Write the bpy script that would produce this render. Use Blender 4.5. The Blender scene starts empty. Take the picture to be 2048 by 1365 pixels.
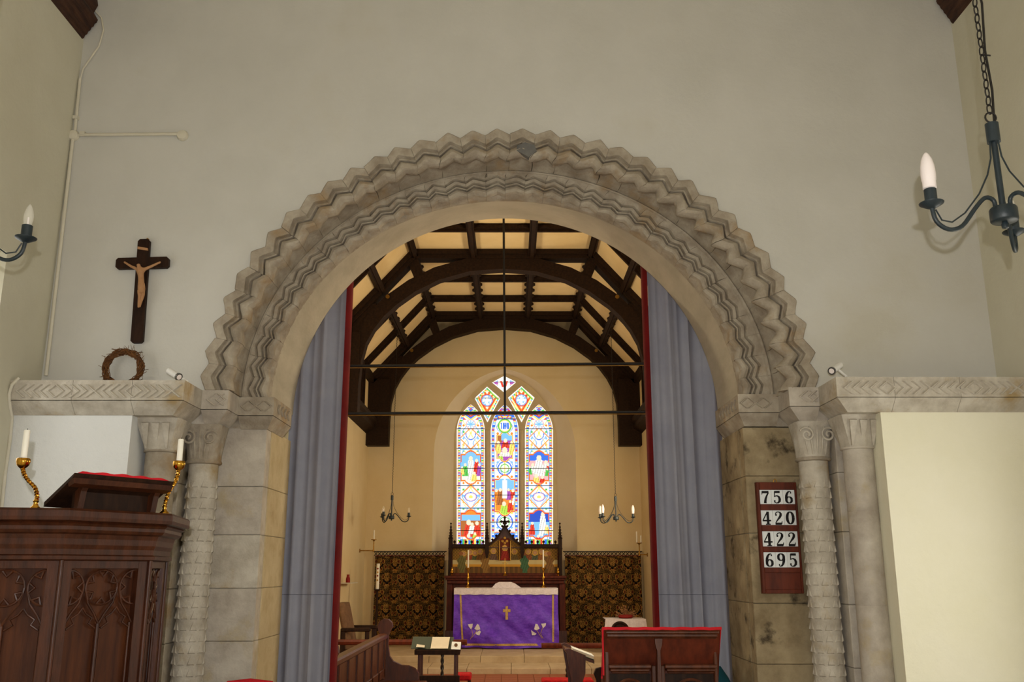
import bpy, bmesh, math, random
from mathutils import Vector, Matrix
from math import sin, cos, pi, radians as R
random.seed(7)
SC = bpy.context.scene
COL = SC.collection

# ------------------------------------------------------------------ camera
F = 1850.0; CAM = Vector((0.0, -5.05, 1.6)); PITCH = R(13.9); YAW = R(-0.09)
cd = bpy.data.cameras.new('camera'); cd.sensor_width = 36.0; cd.lens = F / 2048 * 36.0
cd.clip_start = 0.02; cd.clip_end = 200
cam = bpy.data.objects.new('camera', cd); COL.objects.link(cam)
cam.location = CAM; cam.rotation_euler = (pi / 2 + PITCH, 0, YAW)
SC.camera = cam

# ------------------------------------------------------------------ view, world, lights
vs = SC.view_settings
vs.view_transform = 'Standard'; vs.look = 'None'; vs.gamma = 1.0; vs.use_curve_mapping = False
vs.exposure = 0.0
SC.cycles.max_bounces = 8; SC.cycles.diffuse_bounces = 5; SC.cycles.sample_clamp_indirect = 4.0
w = bpy.data.worlds.new('world'); SC.world = w; w.use_nodes = True
bg = w.node_tree.nodes['Background']; bg.inputs[0].default_value = (0.62, 0.72, 0.9, 1); bg.inputs[1].default_value = 1.0

def area(name, loc, target, sx, sy, power, color):
    l = bpy.data.lights.new(name, 'AREA'); l.shape = 'RECTANGLE'; l.size = sx; l.size_y = sy
    l.energy = power; l.color = color
    o = bpy.data.objects.new(name, l); COL.objects.link(o); o.location = loc
    o.rotation_euler = (Vector(target) - Vector(loc)).to_track_quat('-Z', 'Z').to_euler()
    return o
# daylight standing in the window openings of the nave and chancel walls
area('nave_window_light_north', (-2.72, -1.15, 2.5), (2, -1.0, 2.0), 0.9, 1.4, 4, (0.97, 0.99, 1.0))
area('nave_window_light_south', (2.82, -1.35, 1.55), (-2, -1.2, 1.4), 0.9, 1.2, 13, (1.0, 0.98, 0.9))
area('nave_window_light_north_west', (-2.72, -5.6, 2.6), (2, -5.0, 2.2), 1.2, 1.9, 6, (1.0, 0.99, 0.97))
area('nave_window_light_south_west', (2.82, -4.6, 2.6), (-2, -4.0, 2.2), 1.2, 1.9, 6, (1.0, 0.99, 0.97))
area('nave_window_light_west', (0, -10.8, 2.9), (0, 0, 2.4), 2.0, 2.6, 8, (1.0, 0.99, 0.97))
area('chancel_window_light_south', (2.24, 3.4, 2.6), (-2, 4.6, 3.6), 1.0, 1.7, 125, (1.0, 0.84, 0.58))
area('chancel_window_light_north', (-2.5, 4.6, 2.6), (2, 5.6, 3.6), 0.9, 1.7, 125, (1.0, 0.84, 0.58))
area('chancel_window_light_sanctuary', (2.24, 8.0, 2.6), (-2, 8.3, 3.2), 0.8, 1.5, 85, (1.0, 0.84, 0.58))
# the camera's own flash, a hand above and behind the lens
fl = bpy.data.lights.new('camera_flash', 'POINT'); fl.energy = 270; fl.shadow_soft_size = 0.012; fl.color = (1, 0.985, 0.96)
flo = bpy.data.objects.new('camera_flash', fl); COL.objects.link(flo); flo.location = CAM + Vector((0.0, -0.14, 0.12))

# ------------------------------------------------------------------ pixels to places
FWD = Vector((0, cos(PITCH), sin(PITCH))); UP = Vector((0, -sin(PITCH), cos(PITCH))); RT = Vector((1, 0, 0))
_rz = Matrix.Rotation(YAW, 3, 'Z')
def ray(px, py): return _rz @ (RT * (px - 1024) + FWD * F - UP * (py - 682.5))
def P(px, py, Y):
    d = ray(px, py); return CAM + d * ((Y - CAM.y) / d.y)
def PX(px, py, X):
    d = ray(px, py); return CAM + d * ((X - CAM.x) / d.x)
def PZ(px, py, Z):
    d = ray(px, py); return CAM + d * ((Z - CAM.z) / d.z)

# ------------------------------------------------------------------ materials
MATS = {}
def mat(name, c1, c2=None, scale=6.0, rough=0.8, bump=0.0, metallic=0.0, stretch=(1, 1, 1), bscale=None, spec=0.3, lo=0.35, hi=0.65, c3=None, s3=2.0, l3=0.55, h3=0.7):
    m = bpy.data.materials.new(name); m.use_nodes = True; nt = m.node_tree; N = nt.nodes; L = nt.links
    b = N['Principled BSDF']; b.inputs['Roughness'].default_value = rough; b.inputs['Metallic'].default_value = metallic
    b.inputs['Specular IOR Level'].default_value = spec
    b.inputs['Base Color'].default_value = (*c1, 1)
    tc = N.new('ShaderNodeTexCoord'); mp = N.new('ShaderNodeMapping'); mp.inputs['Scale'].default_value = stretch
    L.new(tc.outputs['Object'], mp.inputs['Vector'])
    def noise(s, det=7):
        n = N.new('ShaderNodeTexNoise'); n.inputs['Scale'].default_value = s; n.inputs['Detail'].default_value = det
        n.inputs['Roughness'].default_value = 0.62
        L.new(mp.outputs[0], n.inputs['Vector']); return n
    if c2:
        n = noise(scale); cr = N.new('ShaderNodeValToRGB')
        cr.color_ramp.elements[0].position = lo; cr.color_ramp.elements[0].color = (*c1, 1)
        cr.color_ramp.elements[1].position = hi; cr.color_ramp.elements[1].color = (*c2, 1)
        L.new(n.outputs['Fac'], cr.inputs[0]); out = cr.outputs[0]
        if c3:
            n3 = noise(s3); r3 = N.new('ShaderNodeMapRange'); r3.inputs[1].default_value = l3; r3.inputs[2].default_value = h3
            L.new(n3.outputs['Fac'], r3.inputs[0])
            mx = N.new('ShaderNodeMix'); mx.data_type = 'RGBA'
            L.new(r3.outputs[0], mx.inputs['Factor']); L.new(out, mx.inputs['A']); mx.inputs['B'].default_value = (*c3, 1)
            out = mx.outputs['Result']
        L.new(out, b.inputs['Base Color'])
    if bump:
        n2 = noise(bscale or scale * 4); bp = N.new('ShaderNodeBump'); bp.inputs['Strength'].default_value = bump
        bp.inputs['Distance'].default_value = 0.01
        L.new(n2.outputs['Fac'], bp.inputs['Height']); L.new(bp.outputs[0], b.inputs['Normal'])
    MATS[name] = m; return m
def S(r, g, b):   # sRGB 0-255 to linear
    return tuple(((c / 255) / 12.92 if c / 255 <= 0.04045 else ((c / 255 + 0.055) / 1.055) ** 2.4) for c in (r, g, b))

mat('plaster', S(196, 194, 187), S(204, 202, 196), 1.6, 0.9, 0.25, bscale=26, c3=S(192, 188, 176), s3=0.8)
mat('side_plaster', S(198, 193, 173), S(206, 202, 184), 1.4, 0.9, 0.25, bscale=22)
mat('limewash', S(230, 226, 202), S(234, 230, 210), 2.0, 0.9, 0.5, bscale=14)
mat('limewash_white', S(216, 217, 216), S(222, 223, 222), 2.0, 0.9, 0.7, bscale=14)
mat('chancel_plaster', S(214, 194, 150), S(220, 202, 162), 1.8, 0.92, 0.2, bscale=24)
mat('splay_plaster', S(216, 202, 170), S(222, 208, 178), 1.8, 0.92, 0.2, bscale=24)
mat('stone', S(146, 134, 118), S(178, 168, 152), 9, 0.92, 0.6, bscale=45, c3=S(154, 130, 98), s3=4)
mat('stone_grey', S(168, 158, 146), S(198, 190, 178), 7, 0.92, 0.5, bscale=40, c3=S(176, 158, 120), s3=3)
mat('stone_pale', S(172, 163, 149), S(202, 195, 182), 10, 0.92, 0.5, bscale=50, c3=S(168, 146, 108), s3=4)
mat('stone_warm_lit', S(178, 160, 124), S(200, 184, 150), 6, 0.92, 0.4, bscale=40, c3=S(160, 138, 100), s3=3)  # tan tone paints in the warm light falling on the left reveal
mat('stone_stained', S(122, 106, 80), S(164, 148, 118), 5, 0.93, 0.5, bscale=40, c3=S(62, 52, 38), s3=7, l3=0.56, h3=0.68)
mat('stone_dark', S(92, 92, 92), S(116, 114, 110), 9, 0.92, 0.4)
mat('soffit_plaster', S(172, 164, 147), S(188, 180, 163), 3, 0.92, 0.3, bscale=18, stretch=(1, 1, 3))
mat('mortar', S(176, 168, 148), S(196, 188, 170), 8, 0.95, 0.3)
mat('oak_dark', S(30, 16, 9), S(48, 28, 16), 7, 0.55, 0.15, stretch=(6, 6, 1), spec=0.15)
mat('roof_oak', S(30, 18, 9), S(46, 29, 16), 9, 0.7, 0.15, stretch=(4, 1, 4), spec=0.15)
mat('pulpit_oak', S(46, 20, 9), S(74, 37, 18), 5, 0.4, 0.12, stretch=(7, 7, 1), spec=0.3)
mat('pulpit_panel', S(48, 21, 9), S(78, 40, 17), 4, 0.5, 0.08, stretch=(6, 6, 0.6), spec=0.2)
mat('oak_mid', S(60, 28, 15), S(92, 48, 27), 5, 0.36, 0.1, stretch=(6, 6, 1), spec=0.35)
mat('oak_red', S(70, 26, 13), S(98, 40, 20), 5, 0.5, 0.08, stretch=(5, 5, 1), spec=0.2)
mat('beam_oak', S(44, 26, 20), S(78, 50, 34), 14, 0.8, 0.4, stretch=(3, 0.5, 3))
mat('red_cloth', S(178, 18, 30), S(196, 26, 38), 8, 0.85, 0.2)
mat('red_lining', S(86, 4, 8), S(112, 8, 12), 4, 0.9, 0.2)
mat('kneeler_red', S(190, 20, 26), S(150, 14, 20), 30, 0.95, 0.4)
mat('grey_cloth', S(150, 152, 168), S(162, 164, 178), 3, 0.95, 0.15, bscale=60)
mat('curtain_thread', S(104, 106, 118), rough=0.9)
mat('teal_cloth', S(14, 66, 78), S(20, 80, 92), 8, 0.9, 0.1)
mat('brown_cloth', S(96, 70, 50), S(116, 86, 62), 20, 0.9, 0.2)
mat('brass', S(212, 162, 66), S(190, 138, 48), 12, 0.22, metallic=1.0)
mat('brass_dull', S(176, 134, 62), S(150, 108, 46), 12, 0.4, metallic=0.9)
mat('iron', S(22, 34, 40), S(34, 46, 52), 18, 0.45, 0.1, spec=0.5)
mat('black_iron', S(18, 14, 12), S(28, 22, 18), 12, 0.55, spec=0.4)
mat('bulb_white', S(236, 226, 224), rough=0.35, spec=0.4)
mat('wax', S(238, 234, 222), S(230, 226, 212), 8, 0.5)
mat('white_plastic', S(228, 226, 222), rough=0.4)
mat('lens_glass', S(150, 150, 150), rough=0.1, metallic=0.8)
mat('painted_pipe', S(204, 198, 180), S(212, 206, 190), 6, 0.7)
mat('ivory', S(176, 132, 92), S(160, 116, 78), 20, 0.6)
mat('twig', S(74, 44, 22), S(120, 78, 40), 30, 0.85, 0.3)
mat('card_white', S(216, 220, 222), rough=0.7)
mat('ink', S(14, 10, 14), rough=0.8)
mat('white_linen', S(234, 228, 236), S(214, 206, 216), 30, 0.95, 0.5, bscale=80)
mat('purple_silk', S(90, 40, 194), S(116, 64, 218), 14, 0.45, 0.9, bscale=16, spec=0.4, stretch=(1, 1, 1.6))
mat('gold_braid', S(206, 172, 110), S(176, 138, 78), 60, 0.6, 0.3)
mat('paper', S(206, 196, 178), S(196, 186, 168), 8, 0.9)
mat('book_green', S(62, 68, 58), rough=0.8)
mat('book_red', S(130, 24, 20), rough=0.7)
mat('step_stone', S(178, 156, 126), S(198, 178, 148), 5, 0.85, 0.2)
mat('tile_red', S(136, 74, 48), S(164, 100, 66), 7, 0.7, 0.15, c3=S(176, 130, 88), s3=5)
mat('floor_stone', S(150, 138, 118), S(168, 156, 134), 6, 0.85, 0.2)
mat('ceiling_panel', S(232, 206, 152), S(238, 214, 164), 3, 0.92, 0.1)
mat('nave_ceiling', S(222, 214, 192), rough=0.9)
mat('window_stone', S(196, 180, 144), S(206, 190, 156), 5, 0.92, 0.2)
mat('dried_flowers', S(160, 120, 84), S(126, 88, 62), 20, 0.9)
mat('lead', S(20, 18, 18), rough=0.7)
def glass_clear():
    m = bpy.data.materials.new('bulb_clear'); m.use_nodes = True
    b = m.node_tree.nodes['Principled BSDF']; b.inputs['Base Color'].default_value = (1, 0.97, 0.9, 1)
    b.inputs['Roughness'].default_value = 0.03; b.inputs['Alpha'].default_value = 0.2
    b.inputs['Specular IOR Level'].default_value = 0.9
    MATS['bulb_clear'] = m
glass_clear()
def attr_mat(name, emit=0.0, rough=0.9):
    m = bpy.data.materials.new(name); m.use_nodes = True; nt = m.node_tree; b = nt.nodes['Principled BSDF']
    a = nt.nodes.new('ShaderNodeAttribute'); a.attribute_name = 'paint'
    b.inputs['Roughness'].default_value = rough
    if emit:
        nt.links.new(a.outputs['Color'], b.inputs['Emission Color']); b.inputs['Emission Strength'].default_value = emit
        b.inputs['Base Color'].default_value = (0.02, 0.02, 0.02, 1); b.inputs['Specular IOR Level'].default_value = 0.1
    else:
        nt.links.new(a.outputs['Color'], b.inputs['Base Color']); b.inputs['Specular IOR Level'].default_value = 0.15
    MATS[name] = m; return m
attr_mat('stained_glass', 1.1); attr_mat('painted_panel', 0, 0.6); attr_mat('brocade', 0, 0.95)
# daylight panes of the plain windows
dm = bpy.data.materials.new('daylight_pane'); dm.use_nodes = True
_b = dm.node_tree.nodes['Principled BSDF']; _b.inputs['Emission Color'].default_value = (1, 0.97, 0.85, 1); _b.inputs['Emission Strength'].default_value = 0.8
MATS['daylight_pane'] = dm

# ------------------------------------------------------------------ mesh helpers
def wl(o):
    v = Vector((0, 0, 0))
    while o: v = v + Vector(o.location); o = o.parent
    return v
class MB:
    def __init__(s): s.v = []; s.f = []
    def add(s, vs_, fs):
        n = len(s.v); s.v += [Vector(p) for p in vs_]; s.f += [tuple(i + n for i in f) for f in fs]; return s
    def box(s, x0, x1, y0, y1, z0, z1):
        return s.add([(x0, y0, z0), (x1, y0, z0), (x1, y1, z0), (x0, y1, z0), (x0, y0, z1), (x1, y0, z1), (x1, y1, z1), (x0, y1, z1)],
                     [(3, 2, 1, 0), (4, 5, 6, 7), (0, 1, 5, 4), (1, 2, 6, 5), (2, 3, 7, 6), (3, 0, 4, 7)])
    def obox(s, c, sx, sy, sz, M=None):
        c = Vector(c); pts = []
        for dz in (-1, 1):
            for dx, dy in ((-1, -1), (1, -1), (1, 1), (-1, 1)):
                p = Vector((dx * sx / 2, dy * sy / 2, dz * sz / 2)); pts.append(c + (M @ p if M else p))
        return s.add(pts, [(3, 2, 1, 0), (4, 5, 6, 7), (0, 1, 5, 4), (1, 2, 6, 5), (2, 3, 7, 6), (3, 0, 4, 7)])
    def prism(s, pts, vec):
        n = len(pts); vec = Vector(vec); a = [Vector(p) for p in pts]
        return s.add(a + [p + vec for p in a], [tuple(range(n)), tuple(range(2 * n - 1, n - 1, -1))] + [(i, i + n, (i + 1) % n + n, (i + 1) % n) for i in range(n)])
    def frustum(s, bot, top):
        n = len(bot)
        return s.add(list(bot) + list(top), [tuple(range(n - 1, -1, -1)), tuple(range(n, 2 * n))] + [(i, (i + 1) % n, (i + 1) % n + n, i + n) for i in range(n)])
    def tube(s, pts, r, n=8, closed=False, ax=None):
        pts = [Vector(p) for p in pts]; m = len(pts); rs = r if isinstance(r, (list, tuple)) else [r] * m
        base = len(s.v); u = None
        for i, p in enumerate(pts):
            a = pts[(i - 1) % m] if (closed or i > 0) else p; b = pts[(i + 1) % m] if (closed or i < m - 1) else p
            t = (b - a); t = t.normalized() if t.length > 1e-9 else Vector((0, 0, 1))
            if u is None:
                u = t.cross(Vector(ax) if ax else Vector((0.31, 0.87, 0.4))).normalized()
            u = (u - t * u.dot(t)).normalized(); w_ = t.cross(u)
            for k in range(n):
                an = 2 * pi * k / n; s.v.append(p + (u * cos(an) + w_ * sin(an)) * rs[i])
        for i in range(m if closed else m - 1):
            j = (i + 1) % m
            for k in range(n):
                s.f.append((base + i * n + k, base + i * n + (k + 1) % n, base + j * n + (k + 1) % n, base + j * n + k))
        if not closed:
            s.f.append(tuple(base + k for k in range(n - 1, -1, -1))); s.f.append(tuple(base + (m - 1) * n + k for k in range(n)))
        return s
    def lathe(s, prof, c=(0, 0, 0), n=20, M=None):
        c = Vector(c); base = len(s.v); m = len(prof)
        for r, z in prof:
            for k in range(n):
                a = 2 * pi * k / n; p = Vector((r * cos(a), r * sin(a), z)); s.v.append(c + (M @ p if M else p))
        for i in range(m - 1):
            for k in range(n):
                s.f.append((base + i * n + k, base + i * n + (k + 1) % n, base + (i + 1) * n + (k + 1) % n, base + (i + 1) * n + k))
        s.f.append(tuple(base + k for k in range(n - 1, -1, -1))); s.f.append(tuple(base + (m - 1) * n + k for k in range(n)))
        return s
    def grid(s, rows):
        base = len(s.v); nr = len(rows); nc = len(rows[0])
        for r in rows: s.v += [Vector(p) for p in r]
        for i in range(nr - 1):
            for j in range(nc - 1):
                s.f.append((base + i * nc + j, base + i * nc + j + 1, base + (i + 1) * nc + j + 1, base + (i + 1) * nc + j))
        return s
    def build(s, name, material, parent=None, smooth=None, local=False):
        me = bpy.data.meshes.new(name); off = wl(parent) if (parent and not local) else Vector((0, 0, 0))
        me.from_pydata([p - off for p in s.v], [], s.f); me.update()
        bm = bmesh.new(); bm.from_mesh(me); bmesh.ops.recalc_face_normals(bm, faces=bm.faces); bm.to_mesh(me); bm.free()
        if smooth is not None:
            me.polygons.foreach_set('use_smooth', [True] * len(me.polygons)); me.set_sharp_from_angle(angle=R(smooth))
        me.materials.append(MATS[material] if isinstance(material, str) else material)
        o = bpy.data.objects.new(name, me); COL.objects.link(o)
        if parent: o.parent = parent
        return o
def box(name, x0, x1, y0, y1, z0, z1, m, parent=None): return MB().box(x0, x1, y0, y1, z0, z1).build(name, m, parent)
def bbox(name, x0, x1, y0, y1, z0, z1, m, parent=None, bev=0.004, smooth=40):
    o = box(name, x0, x1, y0, y1, z0, z1, m, parent)
    bm = bmesh.new(); bm.from_mesh(o.data)
    bmesh.ops.bevel(bm, geom=bm.edges[:], offset=bev, segments=1, affect='EDGES'); bm.to_mesh(o.data); bm.free(); return o
def thing(name, label, cat, loc=(0, 0, 0), rz=0, group=None):
    o = bpy.data.objects.new(name, None); COL.objects.link(o); o.location = loc; o.rotation_euler = (0, 0, rz)
    o.empty_display_size = 0.1
    return tag(o, label, cat, group)
def tag(o, label, cat, group=None):
    o['label'] = label; o['category'] = cat
    if group: o['group'] = group
    return o
def struct(o, label=None):
    o['kind'] = 'structure'
    if label: o['label'] = label
    return o
def root_struct(name, label=None, loc=(0, 0, 0)):
    o = bpy.data.objects.new(name, None); COL.objects.link(o); o.location = loc; return struct(o, label)
def copy_tree(o, parent=None):
    c = o.copy(); COL.objects.link(c); c.parent = parent
    for ch in [x for x in o.children]: copy_tree(ch, c)
    return c
def paint_grid(name, rows, cols, material, parent, local=False):
    """rows: list of point rows, cols: colour per face (row major)"""
    mb = MB().grid(rows)
    off = wl(parent) if (parent and not local) else Vector((0, 0, 0))
    me = bpy.data.meshes.new(name); me.from_pydata([p - off for p in mb.v], [], mb.f); me.update()
    at = me.color_attributes.new('paint', 'FLOAT_COLOR', 'CORNER'); buf = []
    for c in cols: buf += [c[0], c[1], c[2], 1.0] * 4
    at.data.foreach_set('color', buf)
    me.materials.append(MATS[material]); o = bpy.data.objects.new(name, me); COL.objects.link(o); o.parent = parent; return o
def rj(a): return (random.random() * 2 - 1) * a

# ================================================================== SETTING: nave shell
XL, XR = -2.61, 2.71          # nave side wall faces
YW = -11.0                    # west end
ZN = 5.55                     # nave ceiling
ZS = 2.565                    # springing of the arch
AX, AA, AB_ = -0.033, 1.37, 1.255   # chancel arch: centre, half width, rise
WB = 0.85                     # back of the arch wall
def ell(ph, r):
    k = min(1, max(0, (r - .13) / .05)); return (AX + .03 * k + (AA + r) * cos(ph), ZS + (AB_ + r - .02 * k) * sin(ph))

struct(box('floor', XL - 0.5, XR + 0.5, YW - 0.3, 0.9, -0.2, 0.0, 'floor_stone'), 'stone floor of the nave')
struct(box('ceiling', XL - 0.5, XR + 0.5, YW - 0.3, 0.9, ZN, ZN + 0.2, 'nave_ceiling'), 'pale ceiling over the nave')
struct(box('wall_back', XL - 0.5, XR + 0.5, YW - 0.3, YW, 0, ZN, 'side_plaster'), 'plastered west wall of the nave')

def wall_with_windows(name, x0, x1, ya, yb, z1, holes, m, label):
    mb = MB(); y = ya
    for (h0, h1, s0, s1) in sorted(holes):
        mb.box(x0, x1, y, h0, 0, z1); mb.box(x0, x1, h0, h1, 0, s0); mb.box(x0, x1, h0, h1, s1, z1); y = h1
    mb.box(x0, x1, y, yb, 0, z1)
    return struct(mb.build(name, m), label)
HL = [(-1.60, -0.50, 1.6, 3.2), (-6.3, -4.9, 1.5, 3.7)]
HR = [(-5.3, -3.9, 1.5, 3.7), (-1.85, -0.8, 0.9, 2.25)]
wall_with_windows('wall_left', XL - 0.4, XL, YW, 0.85, ZN, HL, 'side_plaster', 'cream plastered north wall of the nave')
wall_with_windows('wall_right', XR, XR + 0.4, YW, 0.85, ZN, HR, 'side_plaster', 'cream plastered south wall of the nave')
for i, (h, xs) in enumerate([(HL[0], XL - 0.37), (HL[1], XL - 0.37), (HR[0], XR + 0.37), (HR[1], XR + 0.37)]):
    wr = root_struct('window_%d' % (i + 2), 'plain daylight window in the nave side wall', (xs, (h[0] + h[1]) / 2, h[2]))
    box('pane', xs - 0.01, xs + 0.01, h[0], h[1], h[2], h[3], 'daylight_pane', wr)
    box('mullion', xs - 0.03, xs + 0.03, (h[0] + h[1]) / 2 - 0.04, (h[0] + h[1]) / 2 + 0.04, h[2], h[3], 'stone_pale', wr)

# arch wall above the springing, with the round-headed opening
NA = 72
wf = root_struct('wall_front', 'grey-cream plastered wall around the round chancel arch', (0, 0, ZS))
def arch_sheet(y, r, x0, x1, z0, z1):
    mb = MB(); ps = [ell(pi * i / NA, r) for i in range(NA + 1)]
    if y > .5: ps = [(x, ZS + (z - ZS) * 1.07) for x, z in ps]
    for (xa, za), (xb, zb) in zip(ps[:-1], ps[1:]):
        mb.add([(xa, y, za), (xb, y, zb), (xb, y, z1), (xa, y, z1)], [(0, 1, 2, 3)])
    mb.add([(x0, y, z0), (ps[-1][0], y, z0), (ps[-1][0], y, z1), (x0, y, z1)], [(0, 1, 2, 3)])
    mb.add([(ps[0][0], y, z0), (x1, y, z0), (x1, y, z1), (ps[0][0], y, z1)], [(0, 1, 2, 3)])
    return mb
arch_sheet(0.0, 0.30, XL, XR, ZS - 0.012, ZN).build('plaster_face', 'plaster', wf)
arch_sheet(WB, 0.02, -3.0, 3.0, ZS - 0.25, ZN + 1.6).build('rear_face', 'chancel_plaster', wf)
mb = MB(); ps = [ell(pi * i / NA, 0.30) for i in range(NA + 1)]
mb.grid([[(x, 0.0, z) for x, z in ps], [(x, 0.24, z) for x, z in ps]]); mb.build('arch_bed', 'mortar', wf)

# lower wall: thick plaster panels and stepped jambs
def mirror(side, x): return x
wlL = struct(box('wall_lower_left', XL - 0.3, -1.985, -0.24, WB, 0, 2.40, 'limewash_white'), 'whitewashed wall panel under the left string course')
wlR = struct(box('wall_lower_right', 1.945, XR + 0.3, -0.24, WB, 0, 2.42, 'limewash'), 'cream wall panel under the right string course')

# ------------------------------------------------------------------ chancel shell
CX = -0.11; XCL, XCR = CX - 2.27, CX + 2.27; YE = 10.45
struct(box('floor_chancel', XCL - 0.4, XCR + 0.4, 0.9, 5.9, -0.2, 0.15, 'tile_red'), 'red tiled chancel floor')
struct(box('floor_sanctuary', XCL - 0.4, XCR + 0.4, 5.9, YE + 0.5, -0.2, 0.30, 'tile_red'), 'red tiled sanctuary floor')
HN = [(4.1, 5.1, 1.7, 3.4)]; HS = [(2.9, 3.9, 1.7, 3.4), (7.6, 8.4, 1.8, 3.4)]
wall_with_windows('wall_chancel_left', XCL - 0.35, XCL, WB, YE + 0.5, 6.2, HN, 'chancel_plaster', 'plastered north wall of the chancel')
wall_with_windows('wall_chancel_right', XCR, XCR + 0.35, WB, YE + 0.5, 6.2, HS, 'chancel_plaster', 'plastered south wall of the chancel')
for i, (h, xs) in enumerate([(HN[0], XCL - 0.3), (HS[0], XCR + 0.3), (HS[1], XCR + 0.3)]):
    wr = root_struct('window_%d' % (i + 6), 'plain daylight window in the chancel side wall', (xs, (h[0] + h[1]) / 2, h[2]))
    box('pane', xs - 0.01, xs + 0.01, h[0], h[1], h[2], h[3], 'daylight_pane', wr)
    box('mullion', xs - 0.03, xs + 0.03, (h[0] + h[1]) / 2 - 0.03, (h[0] + h[1]) / 2 + 0.03, h[2], h[3], 'stone_pale', wr)

# altar steps
st = thing('altar_step', 'broad pale stone altar step of joined slabs below the purple altar', 'step', (CX, 7.7, 0.30))
xs = [-1.55, -0.95, -0.45, 0.12, 0.62, 1.15, 1.62]
for a, b in zip(xs[:-1], xs[1:]):
    bbox('slab', CX + a + 0.002, CX + b - 0.002, 7.45, 8.2, 0.30, 0.375, 'step_stone', st, 0.006)
for a, b in zip([-1.75, -1.0, -0.3, 0.3, 0.95], [-1.0, -0.3, 0.3, 0.95, 1.75]):
    bbox('slab', CX + a + 0.002, CX + b - 0.002, 8.2, YE - .02, 0.30, 0.46, 'step_stone', st, 0.006)
# tiles of the sanctuary floor
ft = root_struct('floor_tiling', 'square red and buff tiles before the altar step', (CX, 6.6, 0.30))
t0 = bbox('tile', 0, 0.196, 0, 0.196, 0, 0.008, 'tile_red', None, 0.003); t0.parent = ft
first = True
for i in range(-5, 6):
    for j in range(7):
        o = t0 if first else t0.copy()
        if not first: COL.objects.link(o)
        first = False; o.location = (i * 0.2, -0.58 + j * 0.2, 0)

# east wall with pointed window opening
YG = YE + 0.42                          # plane of the glass
def window_outline(Y, pts):             # pixel outline to points
    return [P(px, py, Y) for px, py in pts]
xl, xr = P(866, 1000, YE).x, P(1153, 1000, YE).x; WCX = (xl + xr) / 2; WHW = (xr - xl) / 2
zsp, zap, zsl = P(1008, 905, YE).z, P(1008, 738, YE).z, 1.75
def pointed(hw, z0, z1, n=14, cx=WCX):
    """right half then left half of a pointed arch from springing z0 to apex z1, left to right"""
    pts = []
    h = z1 - z0; Rr = (h * h + hw * hw) / (2 * hw)
    for i in range(n + 1):
        a = math.asin(min(1, h / Rr)) * i / n
        pts.append((cx - hw + (Rr - Rr * cos(a)), z0 + Rr * sin(a)))
    return pts + [(2 * cx - x, z) for x, z in reversed(pts[:-1])]
we = root_struct('wall_chancel_east', 'tan plastered east wall around the pointed window', (CX, YE, 0))
op = pointed(WHW, zsp, zap)
mb = MB()
for (xa, za), (xb, zb) in zip(op[:-1], op[1:]):
    mb.add([(xa, YE, za), (xb, YE, zb), (xb, YE, 6.3), (xa, YE, 6.3)], [(0, 1, 2, 3)])
mb.add([(XCL, YE, 0), (WCX - WHW, YE, 0), (WCX - WHW, YE, 6.3), (XCL, YE, 6.3)], [(0, 1, 2, 3)])
mb.add([(WCX + WHW, YE, 0), (XCR, YE, 0), (XCR, YE, 6.3), (WCX + WHW, YE, 6.3)], [(0, 1, 2, 3)])
mb.add([(WCX - WHW, YE, 0), (WCX + WHW, YE, 0), (WCX + WHW, YE, zsl), (WCX - WHW, YE, zsl)], [(0, 1, 2, 3)])
mb.box(XCL - 0.3, XCR + 0.3, YE + 0.55, YE + 0.6, 0, 6.3)
mb.build('plaster_face', 'chancel_plaster', we)
# splayed reveal
gl, gr = P(908, 1000, YG).x, P(1112, 1000, YG).x; GHW = (gr - gl) / 2; GCX = (gl + gr) / 2
gsp, gap = P(1008, 880, YG).z, P(1008, 748, YG).z
ip = pointed(GHW, gsp, gap, cx=GCX)
mb = MB(); o_ = [(WCX - WHW, zsl)] + op + [(WCX + WHW, zsl)]; i_ = [(GCX - GHW, zsl + 0.15)] + ip + [(GCX + GHW, zsl + 0.15)]
mb.grid([[(x, YE, z) for x, z in o_], [(x, YG - 0.02, z) for x, z in i_]])
mb.add([(o_[0][0], YE, zsl), (o_[-1][0], YE, zsl), (i_[-1][0], YG - 0.02, zsl + 0.15), (i_[0][0], YG - 0.02, zsl + 0.15)], [(0, 1, 2, 3)])
mb.build('splay', 'splay_plaster', we, 30)

# ------------------------------------------------------------------ stained glass window_1
w1 = root_struct('window_1', 'pointed three-light stained glass east window with stone tracery', (GCX, YG, zsl))
# zoom coordinates: photo px = 860 + zx/3.593, 730 + zy/3.593
def Z3(zx, zy, Y): return P(860 + zx / 3.593, 730 + zy / 3.593, Y)
WH = (1.05, 1.02, 0.92); RED = (0.85, 0.06, 0.03); ORG = (1.0, 0.3, 0.04); BLU = (0.05, 0.2, 0.85); SKY = (0.25, 0.6, 1.0)
GRN = (0.12, 0.6, 0.1); LIM = (0.55, 0.85, 0.1); YEL = (1.1, 0.85, 0.2); PUR = (0.45, 0.1, 0.5); BRN = (0.5, 0.16, 0.04); PNK = (1.0, 0.5, 0.5); LEAD = (0.05, 0.04, 0.06)
PALE = (1.15, 1.1, 0.8)
def ringd(x, y, cx, cy, rx, ry): return math.hypot((x - cx) / rx, (y - cy) / ry)
def quatre(x, y, cy, hx, hy):
    """quatrefoil-like medallion: value <1 inside"""
    v = min(ringd(x, y, 0, cy, hx * 0.78, hy), ringd(x, y, 0, cy, hx, hy * 0.62))
    v = min(v, max(abs(x) / (hx * 0.8), abs(y - cy) / (hy * 0.78)))
    return v
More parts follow.
